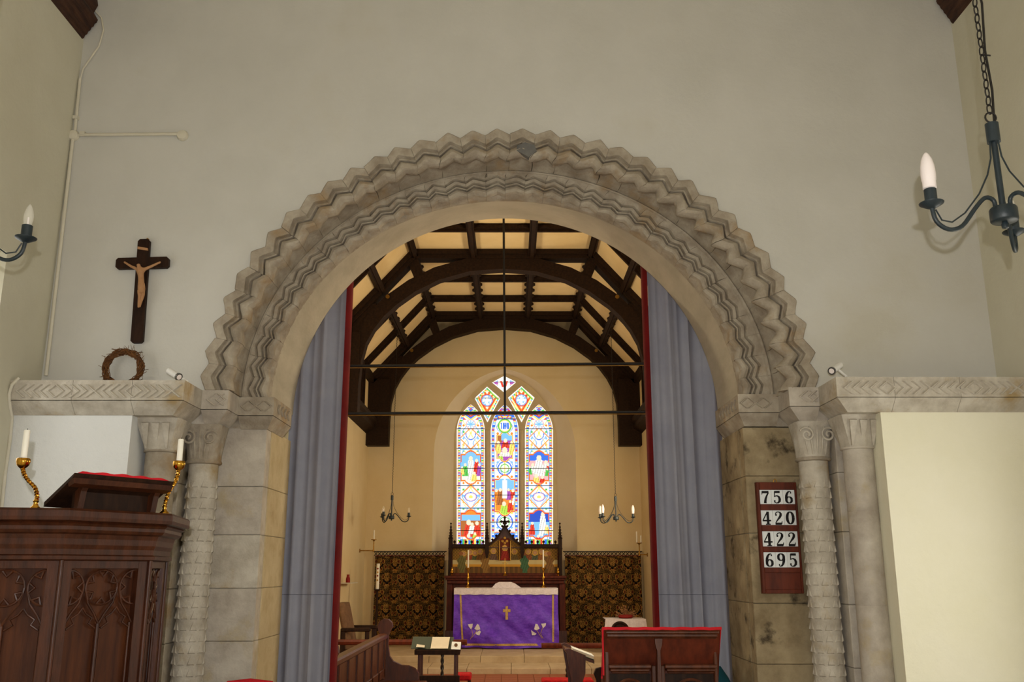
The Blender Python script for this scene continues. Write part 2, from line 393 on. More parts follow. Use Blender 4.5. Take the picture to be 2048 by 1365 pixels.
def fig(x, y, cx, y0, y1, wd): # robed figure blob: 1 robe, 2 head
    if ringd(x, y, cx, y0, wd * 0.42, wd * 0.5) < 1: return 2
    if y0 + wd * 0.3 < y < y1 and abs(x - cx) < wd * (0.5 + 0.5 * (y - y0) / (y1 - y0)): return 1
    return 0
def scene_fill(x, y, kind):
    if kind == 'L1':
        figs = [(0, 675, 830, 34, WH), (42, 690, 790, 26, RED), (62, 720, 800, 22, PUR), (-40, 720, 800, 24, GRN), (-62, 740, 790, 18, YEL), (25, 780, 840, 24, YEL)]; bg_ = SKY if y < 740 else PALE
    elif kind == 'L2':
        figs = [(-15, 1135, 1240, 40, RED), (10, 1150, 1215, 30, WH), (45, 1140, 1230, 30, RED), (30, 1215, 1250, 22, LIM), (-15, 1230, 1255, 30, SKY)]; bg_ = ORG if y < 1080 else (SKY if y < 1120 else BRN)
    elif kind == 'R1':
        figs = [(0, 670, 800, 40, WH), (-45, 720, 780, 26, WH), (50, 700, 770, 26, WH), (-68, 740, 790, 20, GRN), (68, 720, 790, 20, RED), (60, 750, 800, 18, GRN), (-20, 800, 850, 30, YEL), (25, 810, 850, 24, RED)]; bg_ = BLU if y < 690 else PNK
    elif kind == 'R2':
        figs = [(28, 1075, 1235, 32, WH), (-48, 1140, 1225, 22, RED), (58, 1160, 1215, 20, YEL), (48, 1205, 1250, 22, SKY), (-5, 1235, 1262, 22, RED)]; bg_ = (0.03, 0.1, 0.6) if y < 1130 else SKY
    elif kind == 'M1':
        figs = [(5, 545, 600, 30, RED), (-45, 560, 640, 24, YEL), (50, 560, 650, 24, YEL), (0, 615, 660, 46, WH), (-30, 650, 685, 22, LIM)]; bg_ = SKY if (y < 545 and x > -25) else (BRN if x < -20 and y < 560 else PUR)
    else: # M2 crucifixion
        if (abs(x) < 8 and 790 < y < 950) or (abs(y - 812) < 8 and abs(x) < 55): return BRN if abs(y - 812) < 8 and abs(x) > 35 else WH
        if abs(x) < 16 and 830 < y < 960: return WH
        figs = [(-60, 905, 1010, 24, ORG), (-32, 900, 1010, 26, BRN), (60, 905, 960, 26, RED), (28, 900, 970, 20, PUR), (70, 950, 1010, 22, WH), (-5, 1000, 1080, 34, LIM), (40, 985, 1060, 22, RED)]; bg_ = SKY if y < 900 else ORG
    for f in reversed(figs):
        k = fig(x, y, *f[:4])
        if k == 2: return (1.1, 0.85, 0.6)
        if k == 1: return f[4] if (int(x * 0.22 + y * 0.05) % 4) else tuple(c * 0.55 for c in f[4])
    return bg_
def glass_colour(light, x, y, hw):
    """x from light centre, y zoom coordinate; hw half width at this height"""
    ed = hw - abs(x)
    if ed < 6: return WH
    if ed < 26:     # jewelled border
        k = int(y / 9) % 8
        c = [RED, YEL, BLU, WH, GRN, YEL, PUR, SKY][k] if light != 'M' else [BLU, BLU, YEL, PUR, RED, YEL, SKY, WH][k]
        if ed < 9: c = ORG if light != 'M' else BLU
        return c
    if ed < 29: return (0.1, 0.35, 0.8)
    if light == 'M':
        d = ringd(x, y, 0, 440, 50, 52)
        if y < 385: return RED if (int(abs(x) / 9 + y / 12) % 3 == 0) else (YEL if int(y / 10) % 2 else BLU)
        if d < 1:
            if d > 0.82: return GRN
            if d > 0.72: return YEL
            if 418 < y < 462 and any(abs(x - q) < 4 for q in (-24, -10, -4, 8, 20, 26)): return BLU
            if 436 < y < 444 and -10 < x < 4: return BLU
            return WH
        q = quatre(x, y, 590, 72, 112)
        if q < 1: return ORG if q > 0.94 else (YEL if q > 0.9 else scene_fill(x, y, 'M1'))
        q = quatre(x, y, 940, 92, 152)
        if q < 1: return RED if q > 0.95 else (YEL if q > 0.92 else scene_fill(x, y, 'M2'))
        for cy, rr in ((745, 48), (1130, 56)):
            d = math.hypot(x, y - cy)
            if abs(d - rr) < 4: return BLU
            if abs(d - rr * 0.62) < 3: return GRN
            if abs(x) < 3 or abs(y - cy) < 3: return YEL
        d = math.hypot(abs(x) - 50, y - 1245)
        if d < 46: return ORG if d > 38 else ((0.1, 0.3, 0.9) if d > 20 else (0.05, 0.05, 0.3))
        if abs(abs(x) - 36 - 22 * sin(y / 22)) < 3.5: return (0.3, 0.5, 0.95)
        if math.hypot(abs(x) - 50, (y % 52) - 26) < 9: return [ORG, SKY, YEL][int(y / 52) % 3]
        return WH
    # side lights
    if y < 395:
        return [RED, BLU, YEL, WH][int((abs(x) * 0.7 + y) / 13) % 4]
    d = math.hypot(x, y - 428)
    if d < 36: return PNK if d > 30 else (SKY if (abs(x) < 4 or abs(y - 428) < 4 or abs(abs(x) - abs(y - 428)) < 4) else WH)
    q = quatre(x, y, 740, 90, 126)
    if q < 1: return ORG if q > 0.95 else (RED if q > 0.91 else scene_fill(x, y, light + '1'))
    q = quatre(x, y, 1150, 90, 112)
    if q < 1: return ORG if q > 0.95 else (RED if q > 0.9 else scene_fill(x, y, light + '2'))
    for cy, s_ in ((530, 78), (950, 86)):
        dd = abs(abs(x) + abs(y - cy) - s_)
        if dd < 6: return (1.0, 0.35, 0.1)
        if abs(abs(abs(x) - abs(y - cy))) < 0 : return ORG
    d = ringd(x, y, 0, 950, 46, 34)
    if d < 1: return BLU if d > 0.88 else (PNK if d > 0.75 else (YEL if d < 0.3 else WH))
    d = ringd(x, y, 0, 500, 34, 38)
    if abs(d - 1) < 0.09 and y > 490: return BLU
    if y > 1255: return [RED, YEL, BLU, GRN][int((x + 100) / 14) % 4]
    if abs(y - 610) < 5 or abs(y - 870) < 4 or abs(y - 1030) < 4: return SKY
    if abs(abs(x) - 40 - 22 * sin(y / 24)) < 3.5: return (0.25, 0.5, 0.95)
    if abs(abs(x) - 30 - 26 * sin(y / 31 + 1.4)) < 3: return YEL
    if math.hypot(abs(x) - 52, (y % 46) - 23) < 8: return [ORG, GRN, SKY][int(y / 46) % 3]
    return WH
bars = {'L': [460, 603, 745, 870, 1032, 1192], 'M': [390, 568, 745, 937, 1132], 'R': [460, 603, 745, 870, 1035, 1192]}
def light_hw(y, hw=101, y0=480, y1=285):
    if y >= y0: return hw
    h = y0 - y1; Rr = (h * h + hw * hw) / (2 * hw); d = y0 - y
    return max(1.0, math.sqrt(max(0, Rr * Rr - d * d)) - (Rr - hw))
LIGHT_C = {'L': 293, 'M': 537, 'R': 783}
for lt, cxz in LIGHT_C.items():
    cuts = [286] + bars[lt] + [1290]
    for a, b in zip(cuts[:-1], cuts[1:]):
        nr = max(6, int((b - a) / 3.4)); nc = 58; rows = []; cols = []
        for i in range(nr + 1):
            y = b + (a - b) * i / nr; hw = light_hw(y)
            rows.append([Z3(cxz + hw * (2 * j / nc - 1), y, YG) for j in range(nc + 1)])
        for i in range(nr):
            y = b + (a - b) * (i + 0.5) / nr; hw = light_hw(y)
            for j in range(nc):
                cols.append(glass_colour(lt, hw * (2 * (j + 0.5) / nc - 1), y, hw))
        paint_grid('pane', rows, cols, 'stained_glass', w1)
    for b in bars[lt]:
        hw = light_hw(b); p0, p1 = Z3(cxz - hw, b, YG - 0.02), Z3(cxz + hw, b, YG - 0.02)
        MB().tube([p0, p1], 0.006, 6).build('saddle_bar', 'lead', w1)
# tracery eyelets
def eyelet(pts, cfun, cz):
    n = 40; rows = []; cols = []
    top, right, bot, left = [Vector((x, y)) for x, y in pts]
    # quad patch left-top / bottom-right with bowed upper sides
    for i in range(n + 1):
        r_ = []
        for j in range(n + 1):
            u, v = i / n, j / n
            p = bot * (1 - u) * (1 - v) + right * u * (1 - v) + left * (1 - u) * v + top * u * v
            r_.append(p)
        rows.append(r_)
    for i in range(n):
        for j in range(n):
            c = (rows[i][j] + rows[i + 1][j + 1]) / 2; e = min(i, j, n - 1 - i, n - 1 - j)
            cols.append(cfun(c.x - cz[0], c.y - cz[1], e))
    paint_grid('pane', [[Z3(p.x, p.y, YG) for p in r_] for r_ in rows], cols, 'stained_glass', w1)
def kite_col(x, y, e):
    if e < 2: return WH
    if e < 5: return [GRN, YEL, ORG, SKY][int((x - y + 400) / 12) % 4]
    d = math.hypot(x, y)
    if d < 40:
        if d > 34: return (0.2, 0.5, 0.9)
        return WH if (abs(x) < 8 or abs(y) < 8 or (int(x / 9) + int(y / 11)) % 3 == 0) else SKY
    if d < 46: return RED
    return [ORG, RED, YEL, WH][int((abs(x) * 1.3 + y * 0.8 + 300) / 11) % 4]
def top_col(x, y, e):
    if e < 3: return WH
    if abs(abs(x) - (14 + (10 - y) * 0.35)) < 8 and -12 < y < 30: return RED
    if abs(x) < 7 and -10 < y < 18: return (0.4, 0.75, 0.9)
    if abs(x) > 42: return [PUR, PNK, SKY][int(y / 9) % 3]
    return WH
eyelet([(410, 157), (506, 240), (413, 415), (320, 240)], kite_col, (410, 257))
eyelet([(657, 153), (752, 237), (658, 415), (560, 237)], kite_col, (657, 254))
eyelet([(532, 80), (622, 124), (532, 200), (444, 127)], top_col, (532, 130))
# stone tracery plate behind the glass plane edges: built as bars around lights
mb = MB()
def edge_strip(pts, wd, y0, y1):
    for a, b in zip(pts[:-1], pts[1:]):
        a = Vector((a[0], a[1])); b = Vector((b[0], b[1])); d = (b - a)
        if d.length < 1e-6: continue
        d.normalize(); n_ = Vector((-d.y, d.x)) * wd / 2; a = a - d * wd * 0.2; b = b + d * wd * 0.2
        q = [a + n_, b + n_, b - n_, a - n_]
        f0 = [Z3(p.x, p.y, y0) for p in q]; f1 = [Z3(p.x, p.y, y1) for p in q]
        mb.frustum(f1, f0)
for (a, b) in ((395, 436), (639, 680)):
    mb.frustum([Z3(x, y, YG + 0.03) for x, y in ((a, 1300), (b, 1300), (b, 470), (a, 470))], [Z3(x, y, YG - 0.1) for x, y in ((a + 14, 1300), (b - 14, 1300), (b - 14, 470), (a + 14, 470))])
mb.build('mullion', 'window_stone', w1)
# tracery plate: a stone sheet in front of the wall behind, cut by building it in horizontal slices
holes_poly = [[(410, 157), (506, 240), (413, 415), (320, 240)], [(657, 153), (752, 237), (658, 415), (560, 237)], [(532, 80), (622, 124), (532, 200), (444, 127)]]
def spans_at(y):
    sp = []
    for c in LIGHT_C.values():
        if y > 287: h = light_hw(y); sp.append((c - h, c + h))
    for pg in holes_poly:
        xs_ = []
        for (xa, ya), (xb, yb) in zip(pg, pg[1:] + pg[:1]):
            if (ya - y) * (yb - y) < 0: xs_.append(xa + (xb - xa) * (y - ya) / (yb - ya))
        if len(xs_) == 2: sp.append((min(xs_), max(xs_)))
    return sorted(sp)
mb = MB(); YT = YG - 0.035
ysl = [70 + 4 * i for i in range(int((1310 - 70) / 4) + 1)]
for y in ysl:
    y0, y1 = y, y + 4; ym = y + 2
    zc_ = Z3(537, ym, YT).z
    # half width of the opening at that height
    dz = zc_ - gsp
    if dz > 0:
        h = gap - gsp; Rr = (h * h + GHW * GHW) / (2 * GHW)
        if dz > h: continue
        ow = math.sqrt(max(0, Rr * Rr - dz * dz)) - (Rr - GHW)
    else: ow = GHW
    ow += 0.03
    x_l = 537 - ow / (Z3(538, ym, YT).x - Z3(537, ym, YT).x); x_r = 2 * 537 - x_l
    cur = x_l
    for a, b in spans_at(ym) + [(x_r, x_r)]:
        if a > cur + 0.5:
            mb.add([Z3(cur, y1, YT), Z3(a, y1, YT), Z3(a, y0, YT), Z3(cur, y0, YT)], [(0, 1, 2, 3)])
            for xx in (cur, a):
                mb.add([Z3(xx, y1, YT), Z3(xx, y0, YT), Z3(xx, y0, YG + 0.01), Z3(xx, y1, YG + 0.01)], [(0, 1, 2, 3)])
        cur = max(cur, b)
mb.build('tracery', 'window_stone', w1)

# ================================================================== chancel roof
def sec(x, z): return (CX + x, z)
ZB, ZC_, HB, HC = 4.70, 5.86, 2.27, 1.24     # ashlar top, flat ceiling, half widths
prof_in = [(-HB, 3.95), (-HB, ZB), (-HC, ZC_), (HC, ZC_), (HB, ZB), (HB, 3.95)]
rc = root_struct('ceiling_chancel', 'canted chancel ceiling of ochre panels between dark oak ribs', (CX, 5.5, ZC_))
ribs_y = [1.9, 2.95, 3.9, 4.95, 6.0, 7.05, 8.1, 9.15, 10.2]
ribs_x = [(-1.70, 5.34), (-HC, ZC_), (-0.40, ZC_), (0.40, ZC_), (HC, ZC_), (1.70, 5.34)]
HV = HB - .01
facets = [((-HV, 3.95), (-HV, ZB)), ((-HB, ZB), (-1.70, 5.34)), ((-1.70, 5.34), (-HC, ZC_)), ((-HC, ZC_), (-0.40, ZC_)), ((-0.40, ZC_), (0.40, ZC_)),
          ((0.40, ZC_), (HC, ZC_)), ((HC, ZC_), (1.70, 5.34)), ((1.70, 5.34), (HB, ZB)), ((HV, ZB), (HV, 3.95))]
for (ya, yb) in zip([0.86] + ribs_y, ribs_y + [YE]):
    for (a, b) in facets:
        d = Vector((b[0] - a[0], b[1] - a[1])); n_ = Vector((-d.y, d.x)).normalized() * 0.04
        if n_.dot(Vector((-(a[0] + b[0]), 4 - a[1] - b[1] + 4))) > 0: n_ = -n_
        pts = [(CX + a[0], ya, a[1]), (CX + b[0], ya, b[1]), (CX + b[0] + n_.x, ya, b[1] + n_.y), (CX + a[0] + n_.x, ya, a[1] + n_.y)]
        MB().prism(pts, (0, yb - ya, 0)).build('panel', 'ceiling_panel', rc)
# closing slab above so no daylight leaks in
struct(box('roof_deck', XCL - 0.5, XCR + 0.5, WB, YE + 0.6, 6.2, 6.3, 'roof_oak'), 'oak deck above the chancel ceiling')
def bar2(mb, a, b, y0, y1, wd_in):     # member lying along segment a-b, thickness towards the inside
    d = Vector((b[0] - a[0], b[1] - a[1])).normalized(); n_ = Vector((-d.y, d.x))
    c = Vector(((a[0] + b[0]) / 2, (a[1] + b[1]) / 2)); 
    if n_.dot(Vector((0, 4.2)) - c) < 0: n_ = -n_
    q = [(CX + a[0], y0, a[1]), (CX + b[0], y0, b[1]), (CX + b[0] + n_.x * wd_in, y0, b[1] + n_.y * wd_in), (CX + a[0] + n_.x * wd_in, y0, a[1] + n_.y * wd_in)]
    mb.prism(q, (0, y1 - y0, 0))
for y in ribs_y:
    if y in (3.9, 7.05, 10.2): continue
    for (a, b) in facets:
        mb = MB(); bar2(mb, a, b, y - 0.045, y + 0.045, 0.07); bar2(mb, a, b, y - 0.022, y + 0.022, 0.10)
        # wavy cusping on the rib's arrises
        if abs(a[1] - b[1]) < 0.01:
            L_ = b[0] - a[0]; k = 3
            for q in range(k):
                xm = a[0] + L_ * (q + 0.5) / k
                for sy in (-1, 1):
                    mb.add([(CX + xm - 0.09, y + sy * 0.04, a[1] - 0.06), (CX + xm + 0.09, y + sy * 0.04, a[1] - 0.06), (CX + xm, y + sy * 0.075, a[1] - 0.06),
                            (CX + xm - 0.09, y + sy * 0.04, a[1] - 0.03), (CX + xm + 0.09, y + sy * 0.04, a[1] - 0.03), (CX + xm, y + sy * 0.075, a[1] - 0.03)], [(0, 1, 2), (5, 4, 3), (0, 3, 4, 1), (1, 4, 5, 2), (2, 5, 3, 0)])
        mb.build('cross_rib', 'roof_oak', rc)
for (x, z) in ribs_x:
    canted = abs(abs(x) - 1.70) < 0.01; ang = math.atan2(5.86 - 5.34, 0.46) * (1 if x < 0 else -1) if canted else 0
    if abs(abs(x) - HC) < 0.01: ang = R(24) * (1 if x < 0 else -1)
    M_ = Matrix.Rotation(-ang, 3, 'Y')
    for ya, yb in zip(ribs_y[:-1], ribs_y[1:]):
        mb = MB(); c = Vector((CX + x, (ya + yb) / 2, z))
        mb.obox(c + M_ @ Vector((0, 0, -0.05)), 0.095, yb - ya, 0.10, M_)
        mb.obox(c + M_ @ Vector((0, 0, -0.10)), 0.05, yb - ya, 0.05, M_)
        for q in ((0.22, 0.5, 0.78) if ya > 7 else ()):     # cusps
            for s_ in (-1, 1):
                y = ya + (yb - ya) * q
                v6 = [Vector((s_ * 0.045, y - 0.06, -0.085)), Vector((s_ * 0.045, y + 0.06, -0.085)), Vector((s_ * 0.082, y, -0.085)), Vector((s_ * 0.045, y - 0.06, -0.05)), Vector((s_ * 0.045, y + 0.06, -0.05)), Vector((s_ * 0.082, y, -0.05))]
                v6 = [Vector((CX + x, 0, z)) + M_ @ p for p in v6]
                mb.add(v6, [(0, 1, 2), (5, 4, 3), (0, 3, 4, 1), (1, 4, 5, 2), (2, 5, 3, 0)])
        mb.build('purlin', 'roof_oak', rc)
for s_ in (-1, 1):     # wall plates and the ashlar-top purlin
    x = CX + s_ * HB
    MB().prism([(x, WB, 3.78), (x - s_ * 0.13, WB, 3.86), (x - s_ * 0.13, WB, 3.93), (x - s_ * 0.17, WB, 3.96), (x - s_ * 0.17, WB, 4.03), (x, WB, 4.06)], (0, YE - WB, 0)).build('wall_plate', 'roof_oak', rc)
    MB().box(min(x, x - s_ * 0.10), max(x, x - s_ * 0.10), WB, YE, ZB - 0.06, ZB + 0.07).build('purlin', 'roof_oak', rc)
# trusses: traced from the east one, real section repeated
inner_px = [(776, 891), (777, 850), (781, 806), (789, 776), (801, 754), (817, 733), (836, 715), (868, 692), (906, 673), (955, 659), (1006, 655)]
inner = [(P(px, py, 10.1).x - CX, P(px, py, 10.1).z) for px, py in inner_px]
inner = [(x, z) for x, z in inner]
sc_ = inner[-1][0]; inner = [(x - sc_ if i == len(inner) - 1 else x, z) for i, (x, z) in enumerate(inner)]
arc = inner + [(-x, z) for x, z in reversed(inner[:-1])]
def truss(y, label):
    t = thing('roof_truss', label, 'roof truss', (CX, y, 3.6))
    y0, y1 = y - 0.11, y + 0.11
    for s_ in (-1, 1):
        zb = arc[0][1]
        mb = MB(); xo, xi = CX + s_ * HB, CX + s_ * abs(arc[0][0])
        mb.box(min(xo, xi), max(xo, xi), y0, y1, zb, ZB); mb.build('wall_post', 'roof_oak', t)
        mb = MB(); bar2(mb, (s_ * HB, ZB), (s_ * HC, ZC_), y0, y1, 0.12); bar2(mb, (s_ * HB, ZB), (s_ * HC, ZC_), y0 - 0.03, y1 + 0.03, 0.07); mb.build('principal_rafter', 'roof_oak', t)
    mb = MB(); bar2(mb, (-HC, ZC_), (HC, ZC_), y0, y1, 0.12); bar2(mb, (-HC, ZC_), (HC, ZC_), y0 - 0.03, y1 + 0.03, 0.07); mb.build('collar', 'roof_oak', t)
    # curved brace
    n = len(arc)
    for rng in (range(0, n // 2), range(n // 2, n - 1)):
        mb = MB()
        for i in rng:
            q = []
            for k in (i, i + 1):
                a = Vector(arc[max(0, k - 1)]); b = Vector(arc[min(n - 1, k + 1)]); d = (b - a).normalized(); nn = Vector((-d.y, d.x))
                wd = 0.19
                p = Vector(arc[k]); q.append((p, p + nn * wd))
            (p0, p1), (p2, p3) = q
            mb.prism([(CX + p0.x, y0 + 0.02, p0.y), (CX + p2.x, y0 + 0.02, p2.y), (CX + p3.x, y0 + 0.02, p3.y), (CX + p1.x, y0 + 0.02, p1.y)], (0, y1 - y0 - 0.04, 0))
        mb.build('arch_brace', 'roof_oak', t)
    for s_ in (-1, 1):   # spandrel strut at the canted corner, knee plate at the post
        mb = MB(); mb.prism([(CX + s_ * (HC - 0.06), y0 + 0.03, ZC_ - 0.06), (CX + s_ * (HC + 0.07), y0 + 0.03, ZC_ - 0.14), (CX + s_ * (HC - 0.04), y0 + 0.03, ZC_ - 0.40), (CX + s_ * (HC - 0.16), y0 + 0.03, ZC_ - 0.36)], (0, 0.16, 0)); mb.build('spandrel_strut', 'roof_oak', t)
        mb = MB(); mb.prism([(CX + s_ * HB, y0 + 0.03, 4.3), (CX + s_ * HB, y0 + 0.03, ZB), (CX + s_ * 1.86, y0 + 0.03, 5.10), (CX + s_ * 1.70, y0 + 0.03, 5.10), (CX + s_ * 1.86, y0 + 0.03, 4.7)], (0, 0.16, 0)); mb.build('spandrel_board', 'roof_oak', t)
        MB().lathe([(0.001, 0), (0.028, 0), (0.028, 0.02), (0.001, 0.02)], (CX + s_ * 1.55, y0 - 0.002, 5.18), 12, Matrix.Rotation(R(90), 3, 'X')).build('bolt', 'brass_dull', t)
    return t
truss(10.2, 'dark arch-braced oak roof truss against the east wall above the window')
truss(7.05, 'nearer dark arch-braced oak roof truss crossing the middle of the chancel')
truss(3.9, 'western oak roof truss hidden above the chancel arch')

# ================================================================== CHANCEL ARCH
ar = thing('chancel_arch', 'round Norman stone arch with two orders of carved chevron zigzag', 'arch', (AX, 0, ZS))
O1 = [(.333, .03, 1), (.333, -.014, 1), (.327, -.02, 1), (.276, -.016, 1), (.271, .004, 1), (.262, .0, 1), (.256, -.006, 1), (.249, .0, 1), (.246, .034, 1), (.241, .04, 1),
      (.241, .016, 1), (.234, -.006, 1), (.220, -.022, 1), (.202, -.029, 1), (.184, -.023, 1), (.170, -.008, 1), (.163, .014, 1), (.166, .036, 1), (.180, .052, 1), (.188, .062, .95), (.186, .10, .6), (.172, .165, .1), (.163, .195, 0), (.160, .25, 0)]
O2 = [(.165, .25, 0), (.163, .196, 0), (.157, .186, 0), (.150, .19, 0), (.146, .2, 0), (.128, .204, .6), (.116, .204, 1), (.111, .226, 1), (.106, .222, 1), (.101, .210, 1), (.082, .210, 1),
      (.077, .234, 1), (.072, .230, 1), (.067, .216, 1), (.060, .216, 1), (.056, .236, 1), (.052, .228, 1), (.044, .208, .95), (.028, .200, .85), (.012, .208, .75), (.004, .226, .7), (.008, .250, .5), (.0, .272, 0), (.0, .31, 0)]
def voussoirs(name, prof, n, amp, seed, mset):
    rnd = random.Random(seed)
    # equal arc-length stations
    tab = [0]; K = 2000; rr = prof[0][0] * 0.5
    for i in range(K):
        a, b = ell(pi * i / K, rr), ell(pi * (i + 1) / K, rr); tab.append(tab[-1] + math.dist(a, b))
    def ph(s):
        t = s * tab[-1]; lo, hi = 0, K
        while hi - lo > 1:
            m_ = (lo + hi) // 2
            if tab[m_] <= t: lo = m_
            else: hi = m_
        return pi * (lo + (t - tab[lo]) / max(1e-9, tab[hi] - tab[lo])) / K
    for i in range(n):
        s0, s1 = i / n, (i + 1) / n; g = 0.004 / n; rows = []
        ja, jr, jy = 1 + rnd.uniform(-.22, .22), rnd.uniform(-.004, .004), rnd.uniform(-.006, .006)
        pk = 0.5 + rnd.uniform(-.10, .10); st_ = [0, .10, pk * 0.5, pk - .08, pk, pk + .08, pk + (1 - pk) * 0.5, .90, 1]
        for q in st_:
            s = s0 + g + (s1 - s0 - 2 * g) * q; p = ph(min(max(s, 0), 1))
            tri = (q / pk if q < pk else (1 - q) / (1 - pk)); tri = .5 - .5 * cos(pi * tri) * .35 - .5 * (1 - 2 * tri) * .65 - .5
            row = []
            for (r, y, w_) in prof:
                er = rnd.uniform(-.0022, .0022) * (1 if w_ > 0 else 0.3)
                x, z = ell(p, r + amp * ja * w_ * tri + (jr if w_ else 0) + er); row.append((x, y + (jy if w_ else 0) + er, z))
            rows.append(row)
        mb = MB().grid(rows); k = len(prof); nb = len(mb.v)
        for e in (0, len(rows) - 1):     # joint faces
            mb.f.append(tuple(e * k + j for j in range(k)))
        m_ = mset[rnd.randrange(len(mset))]
        mb.build(name, m_, ar, 35)
voussoirs('outer_voussoir', O1, 34, 0.038, 3, ['stone'])
voussoirs('inner_voussoir', O2, 36, 0.024, 5, ['stone'])
p = [ell(pi * i / 96, 0) for i in range(97)]
mb = MB(); mb.grid([[(x, y, ZS + (z - ZS) * (1 + .078 * (y - .30) / .55)) for x, z in p] for y in (.30, .45, .65, WB)]); mb.build('soffit', 'soffit_plaster', ar, 30)
# dark repair stone near the crown
pc = P(1050, 297, 0.0); MB().prism([P(1034, 299, 0.02), P(1050, 293, 0.02), P(1068, 298, 0.02), P(1073, 310, 0.02), P(1057, 322, 0.02), P(1033, 309, 0.02)], (0, -0.054, 0)).build('repair_stone', 'stone_dark', ar)

# ------------------------------------------------------------------ jambs
def jamb(side):
    s = -1 if side == 'left' else 1
    xi = -1.403 if s < 0 else 1.337; xm = -1.815 if s < 0 else 1.795; xo = -1.985 if s < 0 else 1.945
    zt = 2.40
    lab = 'pale grey ashlar jamb of the arch behind the pulpit' if s < 0 else 'brown stained stone jamb of the arch carrying the hymn board'
    j = thing('arch_jamb', lab, 'jamb', (xi, 0.3, 0))
    def bx(n, xa, xb, *r, m='stone_grey', bev=0.003): return bbox(n, min(xa, xb), max(xa, xb), *r, m, j, bev)
    box('core', min(xi - s * -0.012, xo), max(xi - s * -0.012, xo), 0.30, WB, 0, zt, 'mortar', j)
    rnd = random.Random(11 if s < 0 else 12)
    zs_ = [0, 0.33, 0.64, 0.92, 1.22, 1.50, 1.79, 2.06, zt] if s < 0 else [0, 0.36, 0.70, 1.10, 1.42, 1.80, 2.12, zt]
    for k, (a, b) in enumerate(zip(zs_[:-1], zs_[1:])):
        dy = rnd.uniform(-.003, .004); g = 0.0012
        if s < 0:
            fm = ['stone_grey', 'stone_grey', 'stone_pale'][k % 3]; cm = 'stone_warm_lit'
        else: fm = 'stone_stained'; cm = 'stone_stained'
        bx('ashlar', xi + s * 0.004, xm, 0.26 + dy, 0.36, a + g, b - g, m=fm)
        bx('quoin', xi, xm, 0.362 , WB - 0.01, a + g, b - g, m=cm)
        bx('nook_block', xm, xo, 0.05 + dy, WB - 0.02, a + g, b - g, m='stone' if s < 0 else 'stone_grey')
    return j
jamb('left'); jamb('right')

# ------------------------------------------------------------------ string course and abaci
def slab(name, top, bot, z0, zf, z1, m, parent):
    mb = MB(); n = len(top)
    mb.frustum([(x, y, zf) for x, y in top], [(x, y, z1) for x, y in top]); mb.frustum([(x, y, z0) for x, y in bot], [(x, y, zf - 0.004) for x, y in top])
    return mb.build(name, m, parent)
chv = MB()      # one carved chevron bar pair, local: x right, z up, proud of face along -y
for s_ in (-1, 1):
    a, b = (0.0, 0.0), (0.042, 0.034 * s_)
    chv.frustum([(a[0] - .008, 0, a[1]), (a[0] + .010, 0, a[1]), (b[0] + .010, 0, b[1]), (b[0] - .008, 0, b[1])], [(a[0] - .002, -.009, a[1]), (a[0] + .003, -.009, a[1]), (b[0] + .003, -.009, b[1]), (b[0] - .002, -.009, b[1])])
chev_me = None
def chevron(parent, wx, wy, wz, flip, m, sc=1.0, rz=0):
    global chev_me
    if chev_me is None or m not in chev_me:
        o = chv.build('chevron_carving', m, parent, local=True); chev_me = dict(chev_me or {}); chev_me[m] = o.data
    else:
        o = bpy.data.objects.new('chevron_carving', chev_me[m]); COL.objects.link(o); o.parent = parent
    o.location = Vector((wx, wy, wz)) - wl(parent); o.scale = (-sc if flip else sc, 1, sc); o.rotation_euler = (0, 0, rz); return o
